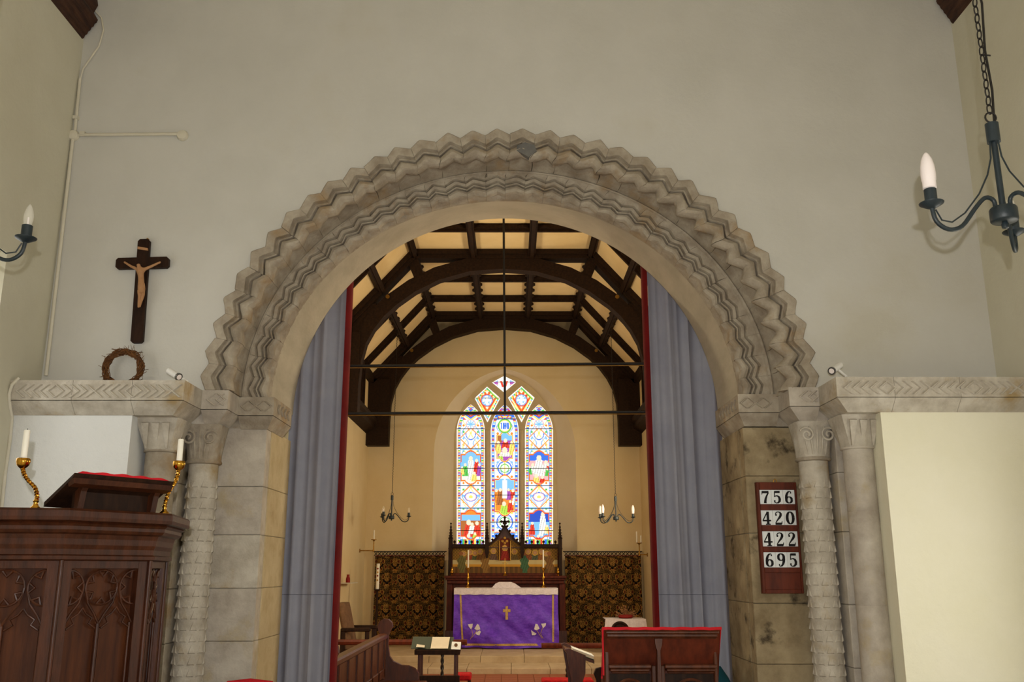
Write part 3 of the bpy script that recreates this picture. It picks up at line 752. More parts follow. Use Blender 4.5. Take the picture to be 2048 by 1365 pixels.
def strings(side):
    s = -1 if side == 'left' else 1
    dz = 0.0 if s < 0 else 0.018; z1 = 2.562 + dz; zf = z1 - 0.105; z0 = zf - 0.07
    xe = XL if s < 0 else XR; xa = -1.70 if s < 0 else 1.70   # inner end of string
    m = 'stone_pale' if s < 0 else 'stone_pale'
    t = thing('string_course', 'carved chevron string course beside the pulpit, wreath resting on it' if s < 0 else 'carved chevron string course at the right above the cream panel', 'string course', ((xe + xa) / 2, -0.31, z0))
    cuts = [xe + (xa - xe) * q for q in (0, 0.36, 0.70, 1.0)]
    for k, (a, b) in enumerate(zip(cuts[:-1], cuts[1:])):
        a2 = a - s * 0.001; b2 = b + s * 0.001; e = 0.07 if k == 2 else 0
        slab('string_stone', [(a2, 0.03), (a2, -0.31), (b2, -0.31), (b2, 0.03)], [(a2, 0.03), (a2, -0.245), (b2 + s * e, -0.245), (b2 + s * e, 0.03)], z0, zf, z1, m, t)
    n = 21; L_ = abs(xa - xe) - 0.06
    for i in range(n):
        x = min(xe, xa) + 0.04 + L_ * i / n
        fl_ = (i // 5) % 2 == 1
        chevron(t, x + (0.042 if fl_ else 0), -0.311, (z1 + zf) / 2 - 0.006, fl_, m, 1.0)
    # abaci
    xb = -1.555 if s < 0 else 1.535; xc = -1.355 if s < 0 else 1.305; ye = .66 if s < 0 else .82; xback = -1.99 if s < 0 else 1.95
    t2 = thing('abacus', ('weathered chevron abacus block over the carved column at the left' if s < 0 else 'weathered chevron abacus block over the carved column at the right'), 'abacus', ((xa + xb) / 2, 0.0, z0))
    ab1 = [(xa - s * -.10, 0.24), (xa - s * -.10, .032), (xa, .032), (xa, -0.03), (xb, -0.03), (xb, 0.24)]
    i_ = lambda p, d: p
    bo1 = [(xa - s * -.10, 0.24), (xa - s * -.10, .05), (xa, .05), (xa, 0.045), (xb + s * 0.07, 0.045), (xb + s * 0.07, 0.24)]
    slab('abacus_block', ab1, bo1, z0 + 0.0, zf, z1, 'stone_grey', t2)
    for i in range(3): chevron(t2, min(xa, xb) + 0.03 + i * 0.05 + (0.03 if s > 0 else 0), -0.031, (z1 + zf) / 2, i > 1, 'stone_grey', 0.95)
    t3 = thing('abacus', ('inner abacus block of the left jamb with clipped corner' if s < 0 else 'inner abacus block of the right jamb above the hymn board'), 'abacus', ((xb + xc) / 2, 0.2, z0))
    ab2 = [(xback, ye), (xback, 0.245), (xb + s * 0.0, 0.245), (xb, 0.18), (xc, 0.18), (xc, ye - .04), (xc + s * .03, ye)]
    bo2 = [(xback, ye), (xback, 0.262), (xb + s * 0.0, 0.262), (xb, 0.25), (xc + s * 0.045, 0.25), (xc + s * 0.045, ye - .05), (xc + s * .06, ye)]
    slab('abacus_block', ab2, bo2, z0, zf, z1 + 0.0, 'stone', t3)
    for i in range(4):
        x = min(xb, xc) + 0.012 + i * 0.044
        chevron(t3, x + (0.042 if i % 2 else 0), 0.179, (z1 + zf) / 2, i % 2 == 1, 'stone', 0.85)
    for i in range(4 if s < 0 else 6):
        o = chevron(t3, xc - s * 0.001, 0.27 + i * 0.075, (z1 + zf) / 2, False, 'stone', 0.85, rz=R(90) if s < 0 else R(-90))
    # filler stone in the wall line between string and arch foot
    return z0
zL = strings('left'); zR = strings('right')

# ------------------------------------------------------------------ columns
def carved_column(side):
    s = -1 if side == 'left' else 1
    c = Vector((-1.720, 0.155, 0)) if s < 0 else Vector((1.700, 0.155, 0)); r = 0.080; z0 = zL if s < 0 else zR
    t = thing('carved_column', 'nook column carved all over with rows of small triangles, ' + ('behind the pulpit' if s < 0 else 'right of the hymn board'), 'column', c)
    zc = z0 - 0.205     # necking
    m = 'stone_pale'
    mb = MB().lathe([(r, 0.18), (r, zc)], c, 24); mb.build('shaft', m, t, 40)
    # carved triangles, one mesh piece shared
    rows_ = int((zc - 0.30) / 0.058); mb = MB(); ns = 10
    for k in range(rows_):
        z = 0.24 + k * 0.058
        for q in range(ns):
            an = 2 * pi * (q + 0.25) / ns
            if -sin(an) < -0.55: continue
            h = 2 * pi / ns * 0.40; jt = random.uniform(.8, 1.15)
            pt = lambda da, rr, zz: (c.x + rr * cos(an + da), c.y + rr * sin(an + da), zz)
            mb.add([pt(-h, r - .001, z), pt(h, r - .001, z), pt(0, r - .001, z + .054), pt(-h * .7, r + .0075 * jt, z + .006), pt(h * .7, r + .0075 * jt, z + .006)],
                   [(0, 1, 4, 3), (3, 4, 2), (0, 3, 2), (1, 2, 4)])
    o = mb.build('triangle_carving', m, t); o['kind'] = 'stuff'
    # base
    MB().lathe([(0.13, 0.0), (0.13, 0.10), (0.115, 0.11), (0.12, 0.135), (0.10, 0.16), (0.085, 0.18), (r, 0.19)], c, 24).build('base', m, t, 40)
    # capital: necking ring, bell flaring to square, volutes and leaf ribs
    cap = bpy.data.objects.new('capital', None); COL.objects.link(cap); cap.parent = t; cap.location = (0, 0, zc)
    bpy.data.objects.remove(cap)
    prof = []; n = 32; mb = MB(); H = z0 - zc
    for i in range(9):
        f = i / 8; row = []
        for k in range(n + 1):
            a = 2 * pi * k / n; rc_ = r + 0.012; sq = 0.105 / max(abs(cos(a)), abs(sin(a)))
            ff = f ** 1.6; rr = rc_ * (1 - ff) + min(sq, 0.135) * ff
            rr += 0.004 * cos(a * 12) * sin(pi * f)
            row.append((c.x + rr * cos(a), c.y + rr * sin(a), zc + H * f))
        mb.grid([row, row]) if False else prof.append(row)
    mb.grid(prof); cp = mb.build('capital', 'stone_pale' if s > 0 else 'stone', t, 40)
    MB().lathe([(r, -0.012), (r + .014, -0.008), (r + .018, 0), (r + .014, .010), (r, .014)], (c.x, c.y, zc), 24).build('necking', 'stone', t, 40)
    for q, (dx, dy) in enumerate(((-1, -1), (1, -1))):
        cc = Vector((c.x + dx * 0.060, c.y + dy * 0.096, zc + H * 0.62))
        pts = []
        for i in range(40):
            a = i / 39 * 2 * pi * 1.6; rr = 0.042 * (1 - i / 39 * 0.8)
            pts.append(cc + Vector((dx * rr * cos(a + 0.5), -0.014 - 0.010 * i / 39, rr * sin(a + 0.5))))
        MB().tube(pts, 0.0065, 6).build('volute', 'stone_pale' if s > 0 else 'stone', cp, 50)
    for q in range(5):
        a = R(-90 + (q - 2) * 15); pts = []
        for i in range(8):
            f = i / 7; rr = (r + 0.013) * (1 - f ** 1.6) + 0.112 * f ** 1.6
            aa = a + (q - 2) * 0.10 * f
            pts.append((c.x + rr * cos(aa), c.y + rr * sin(aa), zc + 0.02 + (H - 0.05) * f))
        MB().tube(pts, [0.004 + 0.003 * sin(pi * i / 7) for i in range(8)], 6).build('leaf_rib', 'stone_pale' if s > 0 else 'stone', cp, 50)
    return t
carved_column('left'); carved_column('right')
def plain_column(side):
    s = -1 if side == 'left' else 1
    c = Vector((-1.885, -0.055, 0)) if s < 0 else Vector((1.878, -0.055, 0)); r = 0.080; z0 = zL if s < 0 else zR
    t = thing('plain_column', 'plain round outer column with scalloped capital ' + ('beside the left white wall panel' if s < 0 else 'beside the right cream wall panel'), 'column', c)
    zc = z0 - 0.17; m = 'stone_grey' if s > 0 else 'stone'
    zz = [0.19, 0.85, 1.42, 1.9, zc]
    for a, b in zip(zz[:-1], zz[1:]): MB().lathe([(r - .002, a), (r, a + .003), (r, b - .003), (r - .002, b)], c, 28).build('drum', m, t, 40)
    MB().lathe([(0.13, 0.0), (0.13, 0.10), (0.115, 0.11), (0.12, 0.135), (0.10, 0.16), (0.088, 0.19)], c, 24).build('base', m, t, 40)
    mb = MB(); n = 32; prof = []
    for i in range(7):
        f = i / 6; row = []
        for k in range(n + 1):
            a = 2 * pi * k / n; rc_ = r + 0.008; sq = 0.122 / max(abs(cos(a)), abs(sin(a))); sq = min(sq, 0.16)
            rr = rc_ * (1 - f) + sq * f
            rr -= 0.010 * abs(sin(a * 4)) * f * (1 - f) * 3
            row.append((c.x + rr * cos(a), c.y + rr * sin(a), zc + (z0 - zc) * f))
        prof.append(row)
    mb.grid(prof); cp = mb.build('capital', 'stone_pale', t, 25)
    for q in (-1, 0, 1):
        x = c.x + q * 0.055
        MB().frustum([(x - .004, c.y - r - .004, zc + .01), (x + .004, c.y - r - .004, zc + .01), (x + .004, c.y - r + .02, zc + .01), (x - .004, c.y - r + .02, zc + .01)],
                     [(x - .020, c.y - 0.124, z0 - .03), (x + .020, c.y - 0.124, z0 - .03), (x + .02, c.y - .09, z0 - .01), (x - .02, c.y - .09, z0 - .01)]).build('scallop', 'stone_pale', cp)
    MB().lathe([(r, -0.008), (r + .010, -0.004), (r + .012, 0), (r + .008, .008), (r, .01)], (c.x, c.y, zc), 24).build('necking', m, t, 40)
plain_column('left'); plain_column('right')

# ================================================================== nave roof plates
def plate(side):
    s = 1 if side == 'left' else -1; xw = XL if s > 0 else XR
    if s > 0: a, b = P(160, 78, -0.02), P(196, 40, -0.02)
    else: a, b = P(1914, 48, -0.02), P(1872, 2, -0.02)
    pts = [(xw, a.z)]; n = 5
    x0, z0 = xw, a.z; x1, z1 = b.x, b.z
    for i in range(1, n + 1):
        f = i / n; xm = x0 + (x1 - x0) * f; zm = z0 + (z1 - z0) * f
        pts += [(xm - s * 0.006, zm - 0.02), (xm, zm)]
    pts += [(x1 - s * 0.03, z1 + 0.05), (x1 - s * 0.01, z1 + 0.10), (x1 - s * 0.03, z1 + 0.2), (xw, z1 + 0.34)]
    o = MB().prism([(x, -0.02, z) for x, z in pts], (0, YW + 0.1, 0)).build('roof_plate', 'beam_oak')
    tag(o, 'weathered moulded oak roof plate at the top left corner' if s > 0 else 'weathered moulded oak roof plate at the top right corner', 'beam')
plate('left'); plate('right')

# ================================================================== conduit on the left
cn = thing('wall_conduit', 'painted cable conduit running down the left corner with two junction boxes', 'conduit', P(145, 270, -0.02))
def pipe(pts, r, name='pipe', par=None, m='painted_pipe'): return MB().tube(pts, r, 8).build(name, m, par or cn, 50)
pipe([P(190, 22, -0.012), P(203, 36, -0.012), P(207, 60, -0.012), P(198, 92, -0.012), P(180, 118, -0.012), P(166, 138, -0.012), P(160, 160, -0.012)], 0.006, 'cable')
pipe([P(160, 158, -0.014), P(150, 262, -0.014)], 0.009)
pipe([P(146, 275, -0.014), P(92, 752, -0.014)], 0.010)
pipe([P(150, 270, -0.014), P(362, 268, -0.014)], 0.0095)
for px, py in ((147, 271), (365, 271)):
    c = P(px, py, -0.012); MB().lathe([(0.001, 0), (0.032, 0), (0.034, 0.012), (0.028, 0.026), (0.001, 0.03)], (c.x, 0.0, c.z), 16, Matrix.Rotation(R(90), 3, 'X')).build('junction_box', 'painted_pipe', cn, 50)
for px, py in ((152, 236), (166, 268)):
    c = P(px, py, -0.012); MB().obox((c.x, -0.013, c.z), 0.03, 0.026, 0.02).build('clip', 'painted_pipe', cn)
c2 = MB().tube([P(38, 757, -0.30), P(24, 770, -0.318), P(18, 790, -0.318), P(20, 815, -0.29), P(24, 835, -0.25), P(20, 880, -0.252), P(10, 950, -0.252), P(4, 1010, -0.252), P(-2, 1100, -0.252)], 0.009, 8).build('painted_cable', 'painted_pipe', None, 50)
tag(c2, 'painted cable running over the end of the left string course and down', 'cable')

# ================================================================== crucifix
yc = -0.012
A_, B_ = P(291, 481, yc), P(276, 688, yc)
ax = (B_ - A_).normalized(); pxr = ax.cross(Vector((0, 1, 0))).normalized()
if pxr.x < 0: pxr = -pxr
cz = thing('wall_crucifix', 'dark wooden crucifix with carved figure hanging on the wall', 'crucifix', (A_.x, -0.02, B_.z))
def beam_pts(p0, d, n_, L_, hw, cut, y):
    return [p0 - n_ * hw + d * cut, p0 - n_ * (hw - cut), p0 + n_ * (hw - cut), p0 + n_ * hw + d * cut, p0 + n_ * hw + d * (L_ - cut), p0 + n_ * (hw - cut) + d * L_, p0 - n_ * (hw - cut) + d * L_, p0 - n_ * hw + d * (L_ - cut)]
Lc = (B_ - A_).length; hw = 0.034
MB().prism(beam_pts(A_, ax, pxr, Lc, hw, 0.012, yc), (0, -0.024, 0)).build('upright', 'oak_dark', cz)
cr = A_ + ax * (Lc * 0.235); Lx = (P(342, 530, yc) - P(237, 530, yc)).length
MB().prism(beam_pts(cr - pxr * (Lx / 2), pxr, ax, Lx, 0.033, 0.012, yc), (0, -0.026, 0)).build('crossbeam', 'oak_dark', cz)
sgn = A_ + ax * 0.055; MB().prism([sgn - pxr * 0.03 - ax * .008, sgn + pxr * 0.028 + ax * 0.004, sgn + pxr * 0.03 + ax * 0.018, sgn - pxr * 0.03 + ax * 0.008], (0, -0.030, 0)).build('scroll', 'ivory', cz)
def skin_mesh(name, verts, edges, radii, material, parent, root=0, sub=2):
    me = bpy.data.meshes.new(name); off = wl(parent); me.from_pydata([Vector(v) - off for v in verts], edges, []); me.update()
    o = bpy.data.objects.new(name, me); COL.objects.link(o); o.parent = parent
    md = o.modifiers.new('skin', 'SKIN'); md.use_smooth_shade = True
    lay = me.skin_vertices[0] if me.skin_vertices else None
    if lay is None:
        bpy.context.view_layer.objects.active = o
        me.attributes.new
    for i, rr in enumerate(radii):
        sv = me.skin_vertices[0].data[i]; sv.radius = (rr if isinstance(rr, tuple) else (rr, rr)); sv.use_root = (i == root)
    ss = o.modifiers.new('sub', 'SUBSURF'); ss.levels = sub; ss.render_levels = sub
    me.materials.append(MATS[material]); return o
def figq(px, py, y=-0.055): return P(px, py, y)
fv = [figq(283, 573), figq(282, 555, -.06), figq(281, 541, -.062), figq(278, 535, -.066), figq(276, 527, -.074), # pelvis, chest, shoulders, neck, head
      figq(275, 539, -.058), figq(262, 533, -.05), figq(248, 524, -.043),      # left arm to hand
      figq(289, 539, -.058), figq(305, 532, -.05), figq(322, 524, -.043),
      figq(280, 590, -.068), figq(278, 606, -.056), figq(277, 616, -.06),
      figq(286, 590, -.068), figq(281, 606, -.055), figq(279, 615, -.062)]
fe = [(0, 1), (1, 2), (2, 3), (3, 4), (2, 5), (5, 6), (6, 7), (2, 8), (8, 9), (9, 10), (0, 11), (11, 12), (12, 13), (0, 14), (14, 15), (15, 16)]
fr = [.018, .017, .018, .009, .0145, .010, .0075, .006, .010, .0075, .006, .0115, .008, .006, .0115, .008, .006]
try:
    figo = skin_mesh('figure', fv, fe, fr, 'ivory', cz)
except Exception as ex:
    print('skin failed', ex)
    # fallback: build through bmesh skin layer
    o_old = bpy.data.objects.get('figure')
    if o_old: bpy.data.objects.remove(o_old)
    bm = bmesh.new(); lay = bm.verts.layers.skin.verify(); off = wl(cz); bv = []
    for p_, r_ in zip(fv, fr):
        v = bm.verts.new(p_ - off); v[lay].radius = (r_, r_); bv.append(v)
    bv[0][lay].use_root = True
    for a, b in fe: bm.edges.new((bv[a], bv[b]))
    me = bpy.data.meshes.new('figure'); bm.to_mesh(me); bm.free()
    figo = bpy.data.objects.new('figure', me); COL.objects.link(figo); figo.parent = cz; me.materials.append(MATS['ivory'])
    md = figo.modifiers.new('skin', 'SKIN'); md.use_smooth_shade = True; ss = figo.modifiers.new('sub', 'SUBSURF'); ss.levels = ss.render_levels = 2
q0, q1 = figq(283, 568, -.06), figq(283, 588, -.064)
MB().tube([q0, (q0 + q1) / 2, q1], [.018, .021, .018], 12).build('loincloth', 'ivory', figo, 60)
# nail-head hook
c = P(295, 478, -0.015); tag(MB().lathe([(0.001, 0), (.006, 0), (.004, .02), (.001, .022)], (c.x, 0, c.z), 8, Matrix.Rotation(R(90), 3, 'X')).build('wall_hook', 'brass_dull'), 'small brass hook above the crucifix', 'hook')

# ================================================================== wreath on the string course
wc = P(245, 750, -0.06); rw = (P(283, 750, -0.06).x - P(207, 750, -0.06).x) / 2 * 0.92
wz = 2.562 + rw + 0.02; wcx = wc.x
mb = MB(); rnd = random.Random(4)
for k in range(46):
    ph0 = rnd.uniform(0, 2 * pi); tw = rnd.choice((3, 4, 5, -3, -4)); rr = rnd.uniform(.004, .021); L_ = rnd.uniform(0.6, 2 * pi)
    pts = []
    for i in range(int(8 + L_ * 6)):
        a = ph0 + L_ * i / (7 + L_ * 6); b = tw * a + k
        q = rw + rr * cos(b)
        pts.append((wcx + q * cos(a), -0.06 + rr * sin(b) * 0.9, wz + q * sin(a)))
    mb.tube(pts, rnd.uniform(.0016, .0034), 5)
for k in range(60):
    a = rnd.uniform(0, 2 * pi); d = a + rnd.uniform(-1.2, 1.2); L_ = rnd.uniform(.015, .04); q = rw + rnd.uniform(.004, .014)
    p0 = Vector((wcx + q * cos(a), -0.06 + rj(.012), max(wz + q * sin(a), 2.57))); p1 = p0 + Vector((cos(d) * L_, rj(.01), sin(d) * L_)); p1.z = max(p1.z, 2.57)
    mb.tube([p0, p1], .0013, 4)
tag(mb.build('twig_wreath', 'twig'), 'round brown twig wreath standing on the left string course', 'wreath')

# ================================================================== small spotlights
def spot(side):
    if side == 'left':
        base, b0, b1, lab = P(370, 758, -0.24), P(338, 742, -0.26), P(357, 754, -0.30), 'small white spotlight on the left string course near the wreath'
    else:
        base, b0, b1, lab = P(1694, 747, -0.24), P(1680, 731, -0.22), P(1664, 742, -0.29), 'small white spotlight on the right string course'
    zt = 2.562 if side == 'left' else 2.58
    t = thing('spotlight', lab, 'spotlight', (base.x, -0.24, zt))
    MB().lathe([(.018, zt), (.018, zt + .012), (.008, zt + .018)], (base.x, -0.24, 0), 14).build('base', 'white_plastic', t, 40)
    mid = (b0 + b1) / 2
    MB().tube([(base.x, -0.24, zt + .014), mid], .007, 8).build('arm', 'white_plastic', t, 40)
    d = (b1 - b0).normalized()
    MB().tube([b0, b1], .0175, 18).build('body', 'white_plastic', t, 40)
    rim = MB().tube([b1 - d * .004, b1 + d * .006], .021, 18).build('rim', 'lens_glass', t, 40)
    MB().tube([b1 + d * .006, b1 + d * .0075], .014, 14).build('lens', 'bulb_white', rim, 40)
spot('left'); spot('right')

# ================================================================== hymn board
HX0, HX1 = P(1512, 965, .22).x, P(1601, 1080, .22).x; HZ1, HZ0 = P(1555, 965, .22).z, P(1570, 1188, .22).z
HW = HX1 - HX0; yb = 0.255; yf = 0.222
hb = thing('hymn_board', 'dark wooden hymn board with four rows of white number cards', 'hymn board', ((HX0 + HX1) / 2, yb, HZ0))
box('backboard', HX0, HX1, yf + .012, yb, HZ0, HZ1, 'oak_red', hb)
H_ = HZ1 - HZ0
for x0, x1 in ((HX0, HX0 + .018), (HX1 - .012, HX1)): bbox('stile', x0, x1, yf, yf + .014, HZ0, HZ1, 'oak_red', hb, .003)
rowz = []
for a, b in ((980, 1009), (1021, 1051), (1063, 1094), (1105, 1136)): rowz.append((P(1555, a, yf).z, P(1555, b, yf).z))
edges_ = [HZ1] + [v for rz_ in rowz for v in rz_] + [P(1570, 1145, yf).z]
rails = [(HZ1, rowz[0][0])] + [(rowz[i][1], rowz[i + 1][0]) for i in range(3)] + [(rowz[3][1], P(1570, 1146, yf).z), (P(1570, 1180, yf).z, HZ0)]
for a, b in rails: bbox('rail', HX0 + .018, HX1 - .012, yf + .001, yf + .014, b, a, 'oak_red', hb, .002)
MB().tube([((HX0 + HX1) / 2 - .01, yf + .02, HZ1 - .005), ((HX0 + HX1) / 2 - .008, yf + .02, HZ1 + .012), ((HX0 + HX1) / 2, yf + .02, HZ1 + .02), ((HX0 + HX1) / 2 + .008, yf + .02, HZ1 + .012), ((HX0 + HX1) / 2 + .01, yf + .02, HZ1 - .005)], .003, 6).build('hanger', 'brass_dull', hb)
def ell_pts(cx, cy, rx, ry, a0, a1, n=18): return [(cx + rx * cos(R(a0 + (a1 - a0) * i / n)), cy + ry * sin(R(a0 + (a1 - a0) * i / n))) for i in range(n + 1)]
def side_w(pts, cx, th, tn): return [tn + (th - tn) * min(1, abs(math.cos(math.atan2(p[1] - cx[1], (p[0] - cx[0]) * 1.6)))) for p in pts]
def digit_strokes(ch):
    if ch == '0':
        p = ell_pts(.3, .5, .20, .44, 0, 360, 28); return [(p, [.06 + .11 * abs(cos(R(360 * i / 28))) for i in range(29)])]
    if ch in '69':
        lp = ell_pts(.31, .29, .18, .235, 0, 360, 24); st_ = [(lp, [.05 + .10 * abs(cos(R(360 * i / 24))) for i in range(25)])]
        cv = [(.135, .29), (.13, .45), (.15, .62), (.20, .78), (.28, .90), (.37, .945), (.45, .92)]; st_.append((cv, [.15, .15, .15, .13, .10, .06, .05]))
        st_.append(([(.40, .84), (.48, .84)], [.10, .10]))
        if ch == '9': st_ = [([(.6 - x, 1 - y) for x, y in p], w_) for p, w_ in st_]
        return st_
    if ch == '2':
        return [([(.12, .74), (.13, .84), (.19, .92), (.30, .95), (.41, .91), (.46, .80), (.45, .68), (.38, .54), (.26, .38), (.14, .20), (.10, .10)], [.06, .06, .06, .06, .09, .15, .15, .13, .09, .06, .05]),
                ([(.10, .72), (.20, .72)], [.11, .11]), ([(.08, .07), (.50, .07)], [.13, .13]), ([(.49, .05), (.53, .26)], [.07, .04])]
    if ch == '4':
        return [([(.38, .97), (.38, .05)], [.15, .15]), ([(.36, .95), (.05, .32)], [.07, .06]), ([(.02, .30), (.58, .30)], [.09, .09]), ([(.22, .03), (.54, .03)], [.06, .06])]
    if ch == '5':
        return [([(.14, .90), (.50, .90)], [.13, .13]), ([(.15, .95), (.13, .52)], [.06, .06]), ([(.13, .52), (.22, .60), (.32, .60), (.42, .52), (.47, .36), (.45, .20), (.36, .08), (.24, .05), (.14, .10), (.11, .18)], [.05, .06, .08, .13, .15, .15, .10, .06, .06, .05]), ([(.08, .20), (.18, .20)], [.11, .11])]
    if ch == '7':
        return [([(.08, .89), (.53, .89)], [.14, .14]), ([(.10, .94), (.08, .70)], [.06, .04]), ([(.52, .86), (.40, .62), (.32, .40), (.28, .20), (.27, .03)], [.07, .10, .13, .15, .17])]
    return []
def ribbon(mb, pts, wds, ox, oz, sx, sz, y):
    P2 = [Vector((ox + x * sx, oz + z * sz)) for x, z in pts]; n = len(P2); Ls = []
    for i in range(n):
        d = (P2[min(n - 1, i + 1)] - P2[max(0, i - 1)]).normalized(); nn = Vector((-d.y, d.x)) * wds[i] * 1.2 * (sx + sz) / 4
        Ls.append((P2[i] + nn, P2[i] - nn))
    for i in range(n - 1):
        a, b = Ls[i]; c_, d_ = Ls[i + 1]
        mb.add([(a.x, y, a.y), (b.x, y, b.y), (d_.x, y, d_.y), (c_.x, y, c_.y)], [(0, 1, 2, 3)])
for (za, zb), txt in zip(rowz, ('756', '420', '422', '695')):
    x0, x1 = HX0 + .018, HX1 - .012; cw = (x1 - x0) / 3
    for k, ch in enumerate(txt):
        card = box('number_card', x0 + k * cw + .0006, x0 + (k + 1) * cw - .0006, yf + .0085, yf + .0115, zb + .001, za - .001, 'card_white', hb)
        mb = MB(); h = (za - zb) * .90; ww = cw * 0.98
        for q, (pts, wds) in enumerate(digit_strokes(ch)): ribbon(mb, pts, wds, x0 + k * cw + cw * .10, zb + .003, ww * 1.32, h, yf + .0082 - q * .00008)
        mb.build('numeral', 'ink', card)

# ================================================================== grey curtains behind the arch
def curtain(side):
    s = -1 if side == 'left' else 1
    yc_ = 1.0
    xi = P(682, 900, yc_).x if s < 0 else P(1304, 900, yc_).x; xo = -1.66 if s < 0 else 1.60
    z0, z1 = 0.17, 4.45
    t = thing('grey_curtain', 'long grey pleated curtain with red edge hanging inside the arch, ' + ('left side' if s < 0 else 'right side behind the lectern'), 'curtain', ((xi + xo) / 2, yc_, z0))
    rnd = random.Random(21 + s); n = 110; nz = 16; fr = [(rnd.uniform(6, 8), rnd.uniform(0, 6), .018), (rnd.uniform(14, 17), rnd.uniform(0, 6), .020), (rnd.uniform(25, 29), rnd.uniform(0, 6), .010)]
    rows = []
    for i in range(nz + 1):
        f = i / nz; row = []
        for j in range(n + 1):
            u = j / n; uu = u * abs(xo - xi) / 0.62
            d = sum(a * (abs(sin(w_ * uu + p_ + 0.25 * f)) * 2 - 1) for w_, p_, a in fr)
            row.append((xi + (xo - xi) * u + 0.01 * sin(7 * uu + 2 * f), yc_ + d * (0.55 + 0.5 * (1 - f)), z0 + (z1 - z0) * f))
        rows.append(row)
    o = MB().grid(rows).build('curtain_cloth', 'grey_cloth', t, 60)
    # seam line
    zs = P(1350, 1190, yc_).z; i = (zs - z0) / (z1 - z0) * nz; i0 = int(i); f = i - i0
    MB().tube([Vector(rows[i0][j]).lerp(Vector(rows[i0 + 1][j]), f) + Vector((0, -.001, 0)) for j in range(n + 1)], .0016, 4).build('seam', 'curtain_thread', o)
    wd = .036
    MB().grid([[(xi + s * .004, yc_ - .03, z), (xi - s * wd * .6, yc_ - .012, z), (xi - s * wd * .75, yc_ + .05, z), (xi + s * .0, yc_ + .09, z)] for z in [z0 + (z1 - z0) * q / 10 for q in range(11)]]).build('red_edge', 'red_lining', t, 60)
curtain('left'); curtain('right')
cr_ = thing('curtain_rail', 'iron curtain rail hidden behind the crown of the arch', 'curtain rail', (CX, 1.0, 4.46))
MB().tube([(XCL, 1.0, 4.47), (XCR, 1.0, 4.47)], .014, 8).build('rod', 'black_iron', cr_)
# iron rod frame across the opening
yr = 1.16
za = P(1008, 730, yr).z; zb = P(1008, 826, yr).z
rf = thing('iron_rod_frame', 'thin black iron rods crossing the arch opening with one vertical rod', 'rod frame', (CX, yr, zb))
dzz = 0.006
MB().tube([(XCL, yr, za - .02), (XCR, yr, za + .02)], .0095, 8).build('horizontal_rod', 'black_iron', rf)
MB().tube([(XCL, yr, zb - .012), (XCR, yr, zb + .012)], .0095, 8).build('horizontal_rod', 'black_iron', rf)
for zz, q in ((za, .02), (zb, .012)):
    MB().tube([(XCL, yr - .004, zz - .014 - q), (XCR, yr - .004, zz - .014 + q)], .0035, 6).build('brass_wire', 'brass_dull', rf)
vx0, vx1 = P(1003, 450, yr).x, P(1010, 826, yr).x
MB().tube([(vx1, yr, zb), (vx0, yr, 5.8)], .0085, 8).build('vertical_rod', 'black_iron', rf)

